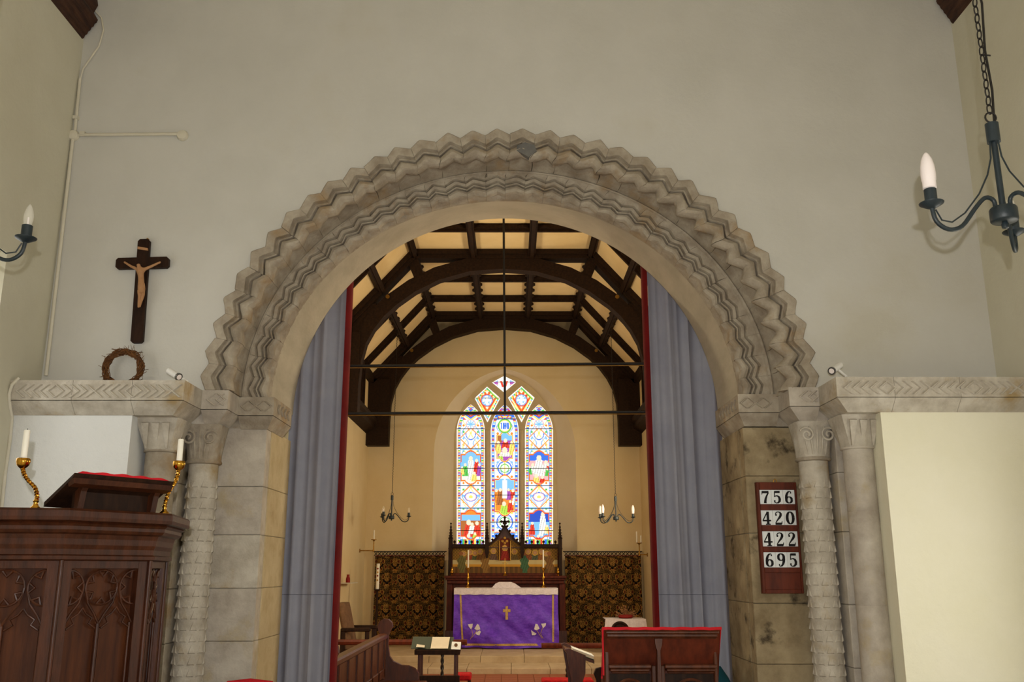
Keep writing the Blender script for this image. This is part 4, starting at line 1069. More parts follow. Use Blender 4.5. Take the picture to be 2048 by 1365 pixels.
# ================================================================== chandeliers
def arm_pts(n=22):
    ctrl = [(.028, .015), (.030, .05), (.060, .058), (.10, .02), (.155, -.045), (.205, -.06), (.245, -.035), (.255, .01)]
    # catmull through
    out = []
    for i in range(len(ctrl) - 1):
        p0 = Vector(ctrl[max(0, i - 1)]); p1 = Vector(ctrl[i]); p2 = Vector(ctrl[i + 1]); p3 = Vector(ctrl[min(len(ctrl) - 1, i + 2)])
        for k in range(4):
            t_ = k / 4; out.append(0.5 * ((2 * p1) + (p2 - p0) * t_ + (2 * p0 - 5 * p1 + 4 * p2 - p3) * t_ ** 2 + (3 * p1 - p0 - 3 * p2 + p3) * t_ ** 3))
    out.append(Vector(ctrl[-1])); return out
link_me = None
def chandelier(loc, ztop, angs, bulbs, label, group=None, links=True, sc=1.0):
    """root at the hub; local coordinates"""
    global link_me
    t = thing('chandelier', label, 'chandelier', loc, 0, group)
    L = lambda mb, n_, m, par=t, sm=50: mb.build(n_, m, par, sm, local=True)
    L(MB().lathe([(.001, -.045), (.010, -.042), (.012, -.03), (.008, -.022), (.038, -.02), (.042, -.015), (.042, .022), (.038, .028), (.001, .03)], n=24), 'hub', 'iron')
    L(MB().tube([(0, 0, .02), (0, 0, .27)], .010, 12), 'stem', 'iron')
    L(MB().lathe([(.001, .255), (.021, .258), (.021, .325), (.001, .33)], n=18), 'collar', 'iron')
    ring = [(.018 * cos(a), 0, .348 + .018 * sin(a)) for a in [2 * pi * i / 16 for i in range(16)]]
    L(MB().tube(ring, .003, 6, True), 'hook_ring', 'black_iron')
    ap = arm_pts()
    for an, bk in zip(angs, bulbs):
        ca, sa = cos(R(an)), sin(R(an)); V = lambda x, z: Vector((x * ca, x * sa, z))
        arm = L(MB().tube([V(p.x, p.y) for p in ap], .0072, 10), 'arm', 'iron')
        wire = [V(.015, .26), V(.02, .2), V(.04, .14), V(.08, .07), (V(.14, 0)), V(.19, -.035), V(.225, -.03), V(.243, .005)]
        L(MB().tube(wire, .0028, 6), 'wire_brace', 'iron', arm)
        e = V(.255, 0)
        L(MB().lathe([(.001, .006), (.012, .008), (.036, .022), (.038, .026), (.012, .022), (.001, .022)], (e.x, e.y, 0), 20), 'drip_pan', 'iron')
        L(MB().lathe([(.001, .02), (.019, .02), (.019, .072), (.016, .074), (.001, .074)], (e.x, e.y, 0), 18), 'candle_sleeve', 'iron')
        if bk == 'white':
            b = L(MB().lathe([(.014, .072), (.021, .076), (.021, .10), (.0225, .105), (.0235, .125), (.022, .15), (.017, .175), (.009, .193), (.003, .2), (.0005, .201)], (e.x, e.y, 0), 20), 'bulb', 'bulb_white')
        else:
            b = L(MB().lathe([(.012, .072), (.015, .082), (.0175, .098), (.0170, .115), (.0125, .135), (.006, .15), (.002, .156), (.0005, .157)], (e.x, e.y, 0), 20), 'bulb', 'bulb_clear')
            L(MB().tube([(e.x, e.y, .07), (e.x, e.y, .105)], .003, 6), 'filament_stem', 'bulb_white', b)
    h = ztop - loc[2]
    if links:
        if link_me is None:
            pts = [(.0085 * cos(a), 0, .018 * sin(a)) for a in [2 * pi * i / 14 for i in range(14)]]
            o = L(MB().tube(pts, .0024, 5, True), 'chain_link', 'black_iron'); link_me = o.data; o.location = (0, 0, .366 + .012); k0 = 1
        else: k0 = 0
        n = int((h - .378) / .031)
        for k in range(k0, n + 1):
            o = bpy.data.objects.new('chain_link', link_me); COL.objects.link(o); o.parent = t; o.location = (0, 0, .378 + k * .031); o.rotation_euler = (0, 0, R(90) * (k % 2) + R(20))
        cord = [(.012, .004, .33), (.02, .004, .45), (.014, .004, .6), (.026, .004, .78), (.008, .004, .95), (.02, .004, 1.15), (.014, .004, h)]
        L(MB().tube(cord, .004, 6), 'flex_cord', 'black_iron')
        for zz in (.58, .95): L(MB().tube([(.006, .0, zz), (.03, .004, zz)], .003, 5), 'cable_tie', 'black_iron')
    else:
        pts = []; n = int((h - .36) / .02)
        for k in range(n + 1): pts.append((.003 * (-1) ** k, 0, .36 + (h - .36) * k / n))
        L(MB().tube(pts, .0045, 5), 'chain', 'black_iron')
    L(MB().lathe([(.001, h - .03), (.03, h - .03), (.045, h), (.001, h)], n=16), 'ceiling_rose', 'iron')
    return t
# right nave chandelier: hub from its pixel at 2.8 m
hr = P(2008, 432, -2.25)
chandelier((hr.x, hr.y, hr.z), ZN, (55, 190, -65), ('clear', 'white', 'clear'), 'dark iron three-arm chandelier on a chain at the upper right')
hl = P(50, 489, -1.85)
chandelier((hl.x - .255, hl.y, hl.z - .0), ZN, (0, 125, 240), ('clear', 'clear', 'clear'), 'dark iron chandelier at the left edge, one arm with clear bulb showing')
yq = 8.9
for (px, py, angs, bl, lab) in ((783, 1036, (10, 130, 250), ('clear',) * 3, 'small iron chandelier with clear bulbs hanging in the sanctuary left of the window'),
                         (1232, 1038, (0, 150, 215), ('white',) * 3, 'small iron chandelier with white bulbs hanging in the sanctuary right of the window')):
    c = P(px, py, yq)
    z_roof = 4.70 + (HB - abs(c.x - CX)) / (HB - HC) * (ZC_ - ZB)
    chandelier((c.x, c.y, c.z), min(z_roof, ZC_) + .0, angs, bl, lab, links=False)

# ================================================================== PULPIT
ZT = 1.805
ab = Vector((-1.50, -1.85)); ang = R(55); side = 0.405
dB = Vector((cos(ang), sin(ang))); nin = Vector((-dB.y, dB.x)); apo = side / 2 * (1 + math.sqrt(2))
pc2 = ab + dB * side / 2 + nin * apo
pu = thing('pulpit', 'octagonal dark oak pulpit with carved tracery panels at the lower left', 'pulpit', (pc2.x, pc2.y, 0))
def octo(scale_, z):
    pts = []
    for k in range(8):
        a = ang - pi / 2 - pi / 8 + k * pi / 4; rr = side / 2 / sin(pi / 8) * scale_
        pts.append((pc2.x + rr * cos(a), pc2.y + rr * sin(a), z))
    return pts
# cornice mouldings
for nme, ring in (('handrail', [(.955, ZT - .045), (.995, ZT - .04), (1.0, ZT - .028), (1.0, ZT - .008), (.985, ZT)]),
                  ('cornice_moulding', [(.90, ZT - .085), (.93, ZT - .08), (.945, ZT - .07), (.945, ZT - .058), (.965, ZT - .05), (.955, ZT - .045)]),
                  ('frieze', [(.868, ZT - .155), (.872, ZT - .135), (.885, ZT - .12), (.89, ZT - .10), (.90, ZT - .085)]),
                  ('necking_bead', [(.855, ZT - .175), (.885, ZT - .17), (.888, ZT - .158), (.868, ZT - .153)])):
    rows = [octo(s_, z) for s_, z in ring] + [octo(.74, ring[-1][1]), octo(.74, ring[0][1])]
    mb = MB(); n = len(rows)
    for i in range(n):
        for k in range(8):
            a, b = rows[i], rows[(i + 1) % n]; mb.add([a[k], a[(k + 1) % 8], b[(k + 1) % 8], b[k]], [(0, 1, 2, 3)])
    mb.build(nme, 'pulpit_oak', pu)
bs = .845; zb0, zb1 = 0.62, ZT - .17
inner8 = octo(bs - .06, zb0); 
for k in range(8):
    a0, b0 = Vector(octo(bs, 0)[k]), Vector(octo(bs, 0)[(k + 1) % 8]); d = (b0 - a0); Lw = d.length; d.normalize(); nn = Vector((d.y, -d.x, 0))
    def Q(u, z, o=0): # point on face, u along width, o outwards
        p = a0 + d * u + nn * o; return Vector((p.x, p.y, z))
    def slab_(u0, u1, z0, z1, o0, o1, n_, m, par=pu): return MB().frustum([Q(u0, z0, o0), Q(u1, z0, o0), Q(u1, z0, o1), Q(u0, z0, o1)], [Q(u0, z1, o0), Q(u1, z1, o0), Q(u1, z1, o1), Q(u0, z1, o1)]).build(n_, m, par)
    pn = slab_(.01, Lw - .01, zb0, zb1, -.045, -.03, 'panel', 'pulpit_panel')
    sw = .042
    slab_(0.0, sw, zb0, zb1, -.045, 0.0, 'stile', 'pulpit_oak'); slab_(Lw - sw, Lw, zb0, zb1, -.045, 0.0, 'stile', 'pulpit_oak')
    slab_(sw, Lw - sw, zb1 - .03, zb1, -.045, -.001, 'rail', 'pulpit_oak'); slab_(sw, Lw - sw, zb0, zb0 + .06, -.045, -.001, 'rail', 'pulpit_oak')
    MB().tube([Q(0, zb0, .004), Q(0, zb1, .004)], .008, 8).build('corner_bead', 'pulpit_oak', pu, 50)
    if k in (0, 1, 7, 2, 6):
        W0, W1 = sw, Lw - sw; cw = (W0 + W1) / 2; zt_ = zb1 - .03; hwp = (W1 - W0) / 2
        rC = hwp * .46; zcC = zt_ - rC - .006
        tr = MB(); o = -.016
        def T(pts, r=.0045): tr.tube([Q(u, z, o) for u, z in pts], r, 6)
        T([(cw + rC * cos(a), zcC + rC * sin(a)) for a in [2 * pi * i / 32 for i in range(33)]])
        for sg in (-1, 1):
            e = cw + sg * hwp
            T([(e - sg * rC * cos(a), zcC + rC * sin(a)) for a in [-pi / 2 + pi * i / 16 for i in range(17)]])
            # ogees down to the mullion and to the stile
            T([(cw + sg * rC * .97, zcC - rC * .25), (cw + sg * rC * .8, zcC - rC * .9), (cw + sg * rC * .35, zcC - rC * 1.5), (cw, zcC - rC * 2.1)])
            T([(e - sg * rC * .97, zcC - rC * .25), (e - sg * rC * .8, zcC - rC * .9), (e - sg * rC * .35, zcC - rC * 1.5), (e, zcC - rC * 2.1)])
            # cusped lancet head
            mid = cw + sg * hwp * .5
            for s2 in (-1, 1):
                T([(mid, zcC - rC * 1.15), (mid + s2 * hwp * .12, zcC - rC * 1.5), (mid + s2 * hwp * .30, zcC - rC * 1.75), (mid + s2 * hwp * .22, zcC - rC * 2.05), (mid + s2 * hwp * .42, zcC - rC * 2.35)], .004)
        for q in range(6):    # sexfoil cusps
            a = R(30 + 60 * q); T([(cw + rC * .97 * cos(a - .28), zcC + rC * .97 * sin(a - .28)), (cw + rC * .62 * cos(a), zcC + rC * .62 * sin(a)), (cw + rC * .97 * cos(a + .28), zcC + rC * .97 * sin(a + .28))], .005)
        for sg in (-1, 1):
            e = cw + sg * hwp
            for q in range(3):
                a = R(-60 + 60 * q); T([(e - sg * rC * .97 * cos(a - .28), zcC + rC * .97 * sin(a - .28)), (e - sg * rC * .62 * cos(a), zcC + rC * .62 * sin(a)), (e - sg * rC * .97 * cos(a + .28), zcC + rC * .97 * sin(a + .28))], .005)
        tr.build('tracery', 'pulpit_oak', pu, 50)
        # pierced spandrel ground behind tracery is the recessed panel; mullion and edge beads
        for u in (cw, W0 + .004, W1 - .004):
            MB().tube([Q(u, zb0 + .06, -.02), Q(u, zcC - rC * 2.1, -.02)], .008 if u == cw else .006, 8).build('mullion', 'pulpit_oak', pu, 50)
mb = MB(); mb.frustum(octo(.45, .42), octo(bs, zb0)); mb.build('corbel', 'pulpit_oak', pu)
mb = MB(); mb.frustum(octo(.32, 0.0), octo(.32, .42)); mb.build('stem', 'pulpit_oak', pu)
mb = MB(); mb.frustum(octo(.95, 0.0), octo(.9, .10)); mb.build('plinth', 'pulpit_oak', pu)
mb = MB(); mb.frustum(octo(.77, zb0), octo(.77, zb0 + .04)); mb.build('deck', 'pulpit_oak', pu)
# book rest on the B face
hiL, hiR = P(150, 958, -1.72), P(334, 970, -1.45)
bm_ = (Vector(octo(.97, ZT)[0]) + Vector(octo(.97, ZT)[1])) / 2
dB3 = Vector((dB.x, dB.y, 0)); nO = Vector((dB.y, -dB.x, 0))
br = thing('book_rest', 'sloping dark oak book rest mounted on the pulpit rim under a red cushion', 'book rest', (bm_.x, bm_.y, ZT))
cb = bm_ - dB3 * .022
W2 = .196
def B(u, o, z): return cb + dB3 * u + nO * o + Vector((0, 0, z))
zh, zl = .116, .020; oh, ol = .035, -.13
# board (thickness perpendicular)
MB().frustum([B(-W2, oh, zh - .016), B(W2, oh, zh - .016), B(W2, ol, zl - .012), B(-W2, ol, zl - .012)], [B(-W2, oh + .008, zh), B(W2, oh + .008, zh), B(W2, ol, zl + .004), B(-W2, ol, zl + .004)]).build('board', 'oak_dark', br)
MB().frustum([B(-W2 * .97, oh + .002, zh - .034), B(W2 * .97, oh + .002, zh - .034), B(W2 * .97, oh - .03, zh - .045), B(-W2 * .97, oh - .03, zh - .045)], [B(-W2, oh + .008, zh - .016), B(W2, oh + .008, zh - .016), B(W2, oh - .03, zh - .027), B(-W2, oh - .03, zh - .027)]).build('moulding', 'pulpit_oak', br)
MB().frustum([B(-W2 * .72, -.05, 0), B(W2 * .80, -.05, 0), B(W2 * .80, -.035, 0), B(-W2 * .72, -.035, 0)], [B(-W2 * .72, -.05, .075), B(W2 * .8, -.05, .075), B(W2 * .8, -.035, .075), B(-W2 * .72, -.035, .075)]).build('front_board', 'oak_dark', br)
for u in (-W2 * .72, W2 * .74):
    MB().prism([B(u, -.035, 0.0), B(u, -.012, 0.0), B(u, -.006, .03), B(u, .0, .06), B(u, .022, .095), B(u, -.035, .078)], dB3 * .022).build('bracket', 'pulpit_oak', br)
# cushion
rows = []
for i in range(9):
    f = i / 8; row = []
    for j in range(25):
        g = j / 24; e = (min(g, 1 - g) * 2) ** .25 * (min(f, 1 - f) * 2 + .03) ** .3
        row.append(B(-W2 * .93 + W2 * 1.83 * g, oh + .006 - (oh - ol) * .9 * f, zh + .002 - (zh - zl) * .9 * f + .022 * min(1, e) + .002 * sin(g * 30)))
    rows.append(row)
mb = MB().grid(rows); mb.grid([[B(-W2 * .93 + W2 * 1.83 * j / 24, oh + .006, zh + .0005) for j in range(25)], rows[0]])
cu = mb.build('cushion', 'red_cloth', None, 60); tag(cu, 'flat red cushion lying on the pulpit book rest', 'cushion')
# brass candle holders with wavy twisted stems
def brass_holder(pts_px, base_xy, Y, cup_px, cand_px, lab, labc):
    bx_, by_ = base_xy; t = thing('candle_holder', lab, 'candle holder', (bx_, by_, ZT))
    MB().lathe([(.018, 0), (.018, .004), (.010, .012), (.007, .02), (.010, .028), (.006, .034)], (bx_, by_, ZT), 18).build('foot', 'brass', t, 50)
    pp = [P(px, py, Y) for px, py in pts_px]; pp[0] = Vector((bx_, by_, ZT + .03))
    # smooth
    sm = []
    for i in range(len(pp) - 1):
        for k in range(8):
            f = k / 8; p0 = pp[max(0, i - 1)]; p1 = pp[i]; p2 = pp[i + 1]; p3 = pp[min(len(pp) - 1, i + 2)]
            sm.append(0.5 * ((2 * p1) + (p2 - p0) * f + (2 * p0 - 5 * p1 + 4 * p2 - p3) * f ** 2 + (3 * p1 - p0 - 3 * p2 + p3) * f ** 3))
    sm.append(pp[-1])
    tw = MB()
    for s_ in (0, pi):
        tw.tube([p_ + Vector((.0042 * cos(i * 1.1 + s_), .0042 * sin(i * 1.1 + s_), 0)) for i, p_ in enumerate(sm)], .0046, 6)
    tw.build('twisted_stem', 'brass', t, 50)
    c = pp[-1]
    cup = MB().lathe([(.006, -.004), (.012, .0), (.020, .008), (.0235, .020), (.0235, .030), (.020, .033), (.015, .026), (.001, .024)], c, 20).build('cup', 'brass', t, 50)
    top = P(cand_px[0], cand_px[1], Y)
    t2 = thing('candle', labc, 'candle', (c.x, c.y, c.z + .026))
    MB().lathe([(.0105, c.z + .026), (.0105, top.z - .003), (.009, top.z), (.001, top.z - .001)], (c.x, c.y, 0), 16).build('wax_stick', 'wax', t2, 50)
    MB().tube([(c.x, c.y, top.z - .002), (c.x + .001, c.y, top.z + .006)], .0010, 5).build('wick', 'ink', t2)
lb = P(72, 1003, -1.78); rb = P(329, 1016, -1.50)
brass_holder([(72, 1003), (74, 992), (70, 976), (57, 962), (49, 950), (45, 936)], (lb.x, lb.y), -1.78, None, (49, 861), 'brass candle holder with wavy twisted stem at the left of the pulpit rim', 'white candle in the left brass pulpit holder')
brass_holder([(329, 1016), (333, 998), (338, 984), (349, 968), (354, 955), (357, 940)], (rb.x, rb.y), -1.50, None, (356, 879), 'brass candle holder leaning out at the right of the pulpit rim', 'white candle in the right brass pulpit holder')

# ================================================================== LECTERN at the lower right
yl = -0.42
x0, x1 = P(1208, 1262, yl).x, P(1441, 1262, yl).x; zt = P(1320, 1259, yl).z; xm = (x0 + x1) / 2
le = thing('lectern', 'oak lectern with sloping desk, moulded front and round arches below', 'lectern', (xm, yl + .25, 0))
zb_ = zt - .24
# sloping board, underside visible
MB().frustum([(x0, yl + .012, zt - .012), (x1, yl + .012, zt - .012), (x1, yl + .105, zb_ - .01), (x0, yl + .105, zb_ - .01)], [(x0, yl, zt), (x1, yl, zt), (x1, yl + .125, zb_ + .012), (x0, yl + .125, zb_ + .012)]).build('desk_board', 'oak_red', le)
for k, (a, b, o) in enumerate(((.004, .018, .0), (.018, .034, .010), (.034, .042, .016))):
    bbox('top_moulding', x0 + .008 + o * .6, x1 - .006 - o * .6, yl + o, yl + .035, zt - b - .004, zt - a - .004, 'oak_mid', le, .004)
yb_ = yl + .085
box('back_panel', x0 + .02, x1 - .012, yb_, yb_ + .02, zt - .36, zt - .03, 'oak_red', le)
MB().prism([(xm - .036, yl + .006, zt - .045), (xm + .0, yl + .006, zt - .045), (xm - .004, yl + .006, zt - .075), (xm - .012, yl + .006, zt - .10), (xm - .010, yl + .006, zt - .36), (xm - .030, yl + .006, zt - .36), (xm - .026, yl + .006, zt - .10), (xm - .034, yl + .006, zt - .075)], (0, .09, 0)).build('bracket', 'oak_mid', le)
for (a, b) in ((x0 + .022, xm - .052), (xm + .012, x1 - .016)):
    for k, (dz0, dz1, yo) in enumerate(((.165, .182, -.055), (.184, .197, -.045), (.199, .208, -.03))):
        bbox('ledge_moulding', a + k * .008, b - k * .006, yb_ + yo, yb_ + .01, zt - dz1, zt - dz0, 'oak_mid', le, .004)
    # arched panel below
    ca = (a + b) / 2; ra = (b - a) / 2 * .72; zc2 = zt - .235 - ra; mb = MB()
    n = 18
    for q, (rr, o) in enumerate(((ra, -.02), (ra * .82, -.012))):
        mb.tube([(ca + rr * cos(pi * i / n), yb_ + o, zc2 + rr * sin(pi * i / n)) for i in range(n + 1)], .007 - q * .002, 6)
    for s_ in (-1, 1): mb.tube([(ca + s_ * ra, yb_ - .02, zc2), (ca + s_ * ra, yb_ - .02, zc2 - .4)], .008, 6)
    mb.build('arch_moulding', 'oak_mid', le, 50)
    box('recess_panel', a, b, yb_ - .004, yb_ + .01, 0.15, zt - .21, 'oak_dark', le)
for a, b in ((x0 + .006, x0 + .026), (xm - .05, xm - .028), (xm - .006, xm + .014), (x1 - .028, x1 - .012)): bbox('stile', a, b, yb_ - .035, yb_ + .0, 0.1, zt - .17 if a > x0 + .02 and b < x1 - .02 else zt - .06, 'oak_mid', le, .004)
bbox('plinth', x0 - .02, x1 + .02, yb_ - .06, yb_ + .40, 0, .12, 'oak_mid', le)
box('rear_panel', x0 + .02, x1 - .012, yb_ + .33, yb_ + .35, .12, zb_ - .02, 'oak_red', le)
for xx in (x0 + .02, x1 - .032): box('side_panel', xx, xx + .02, yb_ + .02, yb_ + .33, .12, zb_ - .02, 'oak_red', le)
# red cloth over the board
mb = MB(); e = .006
rows = [[(x0 - e + (x1 - x0 + 2 * e) * j / 20, yl - .004 + dy, zt + dz + .0015 * sin(j * 2)) for j in range(21)] for dy, dz in ((.0, -.004), (0.004, .009), (.142, .012 - .24), (.140, .0 - .24))]
mb.grid(rows)
mb.box(x0 - .010, x0 - .003, yl - .002, yl + .02, zt - .21, zt + .006)
tag(mb.build('lectern_cloth', 'red_cloth'), 'red cloth covering the lectern desk, its edge hanging down the left side', 'cloth')

# ================================================================== chairs at the foot of the picture
def simple_chair(cx, cy, w_, zs, ztop, facing, lab, mback, mframe='oak_dark', roundtop=False):
    t = thing('side_chair', lab, 'chair', (cx, cy, 0)); s = facing
    bbox('seat', cx - w_ / 2, cx + w_ / 2, cy - .2, cy + .2, zs - .04, zs, mframe, t, .008)
    for dx in (-1, 1):
        for dy in (-1, 1): box('leg', cx + dx * (w_ / 2 - .02) - .016, cx + dx * (w_ / 2 - .02) + .016, cy + dy * .18 - .016, cy + dy * .18 + .016, 0, zs - .04, mframe, t)
    yb2 = cy - s * .19
    for dx in (-1, 1): box('back_post', cx + dx * (w_ / 2 - .02) - .016, cx + dx * (w_ / 2 - .02) + .016, yb2 - .014, yb2 + .014, zs, ztop - (.12 if roundtop else .04), mframe, t)
    if roundtop:
        pts = [(cx - w_ / 2, yb2, zs + .12)] + [(cx + w_ / 2 * cos(a), yb2, ztop - w_ / 2 * .9 + w_ / 2 * .9 * sin(a)) for a in [pi - pi * i / 16 for i in range(17)]] + [(cx + w_ / 2, yb2, zs + .12)]
        MB().prism([(x, y - .035, z) for x, y, z in pts], (0, .07, 0)).build('backrest', mback, t)
    else:
        bbox('backrest', cx - w_ / 2, cx + w_ / 2, yb2 - .02, yb2 + .02, zs + .22, ztop - .03, mframe, t, .008)
        MB().tube([(cx - w_ / 2, yb2, ztop - .02), (cx, yb2, ztop - .008), (cx + w_ / 2, yb2, ztop - .02)], .016, 10).build('padded_top', mback, t, 50)
pcq = P(1483, 1324, .02)
simple_chair(pcq.x - .02, .02, .40, .45, pcq.z + .03, 1, 'dark teal padded chair with round back between lectern and right jamb', 'teal_cloth', roundtop=True) if False else None
pr = P(500, 1362, -.25)
simple_chair(pr.x, -.25 + .19, .22, .45, pr.z + .002, 1, 'dark chair with red padded top rail before the left jamb', 'red_cloth')
# teal item: padded chair seen by its rounded back edge
tc = P(1474, 1345, 1.0) if False else P(1480, 1330, .5)
t = thing('padded_chair', 'dark teal padded chair with rounded back beside the right jamb', 'chair', (tc.x - .0, .62, .15))
cxp = tc.x - .02
rows = []
for i in range(9):
    f = i / 8; z = .55 + (tc.z - .02 - .55) * f; wv = .20 * (1 - max(0, f - .55) ** 2 * 2.2)
    rows.append([(cxp + .12 + wv * cos(a) - .0, .62 + .05 * sin(a), z) for a in [2 * pi * k / 24 for k in range(25)]])
mb = MB().grid(rows); mb.f.append(tuple(8 * 25 + k for k in range(24)))
# keep the chair inside the opening
dxs = (1.31 - (cxp + .12 + .2))
mb.v = [v + Vector((dxs, 0, 0)) for v in mb.v]; mb.build('backrest', 'teal_cloth', t, 50)
xx = cxp + .12 + dxs
bbox('seat', xx - .2, xx + .2, .28, .60, .52, .60, 'teal_cloth', t, .02)
for dx in (-.17, .17):
    for dy in (.31, .60): box('leg', xx + dx - .018, xx + dx + .018, dy - .018, dy + .018, 0.0, .52, 'oak_dark', t)

# ================================================================== CHOIR STALL (left)
xs_ = -1.20; fz = .15
yend = 4.15
ct = thing('choir_stall', 'oak choir stall with panelled back and rounded bench end at the left', 'choir stall', (xs_, 2.6, fz))
zt = P(770, 1268, yend).z
ys0 = 1.35
bbox('top_rail', xs_ - .05, xs_ + .035, ys0, yend, zt - .05, zt, 'oak_mid', ct, .012)
bbox('lower_rail', xs_ - .02, xs_ + .02, ys0, yend, .62, .70, 'oak_mid', ct, .006)
n = 7
for k in range(n):
    a = ys0 + (yend - ys0) * k / n; b = ys0 + (yend - ys0) * (k + 1) / n
    box('back_panel', xs_ - .012, xs_ + .004, a + .03, b - .03, .70, zt - .05, 'oak_mid', ct)
    bbox('stile', xs_ - .02, xs_ + .02, b - .045, b + .015, .60, zt - .05, 'oak_mid', ct, .004)
bbox('seat', xs_ + .02, xs_ + .42, ys0, yend, .55, .59, 'oak_mid', ct, .008)
bbox('seat_front', xs_ + .38, xs_ + .40, ys0, yend, .15, .55, 'oak_dark', ct, .004)
def bench_end(parent, xb, y, zt, s, fzz, m='oak_mid', wd=.40):
    pr = [(0, fzz), (0, zt - .02), (-.03, zt + .03), (-.035, zt + .07), (-.02, zt + .11), (.02, zt + .135), (.065, zt + .13), (.10, zt + .10), (.108, zt + .06), (.085, zt + .02), (.07, zt - .02), (.07, zt - .12), (.085, zt - .20), (.12, zt - .25), (.20, zt - .285), (.27, zt - .29), (.33, zt - .315), (.365, zt - .36), (.37, zt - .40), (wd - .03, .60), (wd, .45), (wd, fzz)]
    MB().prism([(xb + s * x, y, z) for x, z in pr], (0, .06, 0)).build('bench_end', m, parent)
bench_end(ct, xs_ - .03, yend, zt, 1, fz, 'oak_mid'); bench_end(ct, xs_ - .03, ys0 - .06, zt, 1, fz, 'oak_mid')

# right-hand prayer desk with book, bench end
dy_ = 3.6
dk0, dk1 = P(1133, 1300, dy_), P(1190, 1322, dy_)
pd = thing('prayer_desk', 'oak choir desk end carrying an open hymn book right of the aisle', 'desk', (dk0.x + .1, dy_, fz))
prf = [(0.05, fz), (.05, dk0.z - .30), (.03, dk0.z - .20), (0, dk0.z - .03), (-.015, dk0.z), (.02, dk0.z + .008), (.17, dk0.z - .05), (.165, dk0.z - .2), (.14, dk0.z - .27), (.14, fz)]
MB().prism([(dk0.x + x, dy_, z) for x, z in prf], (0, .05, 0)).build('desk_end', 'oak_mid', pd)
MB().prism([(dk0.x + .0, dy_ + .05, dk0.z - .01), (dk0.x + .25, dy_ + .05, dk0.z - .10), (dk0.x + .25, dy_ + .05, dk0.z - .125), (dk0.x + .0, dy_ + .05, dk0.z - .035)], (0, .6, 0)).build('sloping_shelf', 'oak_mid', pd)
box('front_board', dk0.x + .08, dk0.x + .11, dy_ + .05, dy_ + .65, fz, dk0.z - .08, 'oak_mid', pd)
MB().prism([(dk0.x + x, dy_ + .65, z) for x, z in prf], (0, .05, 0)).build('desk_end', 'oak_mid', pd)
bk = thing('hymn_book', 'open book with pale pages lying on the right choir desk', 'book', (dk0.x + .14, dy_ + .2, dk0.z))
def bookslab(o0, o1, z0_, z1_, n_, m):
    f = lambda q: dk0.z - .01 - (q) * .36
    MB().frustum([(dk0.x + o0, dy_ + .06, f(o0) + z0_), (dk0.x + o1, dy_ + .06, f(o1) + z0_), (dk0.x + o1, dy_ + .34, f(o1) + z0_), (dk0.x + o0, dy_ + .34, f(o0) + z0_)],
                 [(dk0.x + o0, dy_ + .06, f(o0) + z1_), (dk0.x + o1, dy_ + .06, f(o1) + z1_), (dk0.x + o1, dy_ + .34, f(o1) + z1_), (dk0.x + o0, dy_ + .34, f(o0) + z1_)]).build(n_, m, bk)
bookslab(.055, .25, .003, .010, 'cover', 'book_green'); bookslab(.062, .245, .010, .034, 'page_block', 'paper'); bookslab(.058, .25, .034, .038, 'top_page', 'card_white')
# dark rounded bench end before it
be = P(1205, 1345, 2.9)
bt = thing('choir_bench', 'dark rounded bench end of the right choir seat, half behind the lectern', 'bench', (be.x, 2.9, fz))
zt2 = P(1205, 1336, 2.9).z
MB().prism([(be.x - .05 + x, 2.9, z) for x, z in [(0, fz), (0, zt2 - .10), (-.02, zt2 - .05), (.0, zt2 - .01), (.04, zt2), (.10, zt2 - .005), (.14, zt2 - .04), (.16, zt2 - .12), (.2, .6), (.4, .5), (.4, fz)]], (0, .06, 0)).build('bench_end', 'oak_dark', bt)
bbox('seat', be.x + .02, be.x + .35, 2.96, 4.2, .52, .56, 'oak_dark', bt)
bbox('back', be.x + .30, be.x + .34, 2.96, 4.2, fz, .98, 'oak_dark', bt)

# ================================================================== reading stand (left) with book and card
ysd = 4.35
a_, b_ = P(829, 1303, ysd), P(920, 1303, ysd)
rs = thing('reading_stand', 'small oak reading stand with open book in the middle of the chancel', 'stand', ((a_.x + b_.x) / 2, ysd, fz))
zt_ = a_.z; tilt = .05
MB().frustum([(a_.x, ysd, zt_ - .03), (b_.x, ysd, zt_ - .03), (b_.x, ysd + .34, zt_ + tilt - .03), (a_.x, ysd + .34, zt_ + tilt - .03)], [(a_.x, ysd, zt_), (b_.x, ysd, zt_), (b_.x, ysd + .34, zt_ + tilt), (a_.x, ysd + .34, zt_ + tilt)]).build('desk_board', 'oak_dark', rs)
bbox('lip', a_.x, b_.x, ysd - .015, ysd, zt_ - .035, zt_ + .012, 'oak_dark', rs)
for x in (a_.x + .045, b_.x - .045):
    for yy in (ysd + .04, ysd + .28): box('leg', x - .014, x + .014, yy - .014, yy + .014, fz, zt_ - .015 + (.03 if yy > ysd + .1 else 0), 'oak_mid', rs)
bbox('kneeling_board', a_.x + .0, b_.x - .0, ysd - .02, ysd + .02, P(870, 1352, ysd).z - .09, P(870, 1352, ysd).z, 'oak_dark', rs)
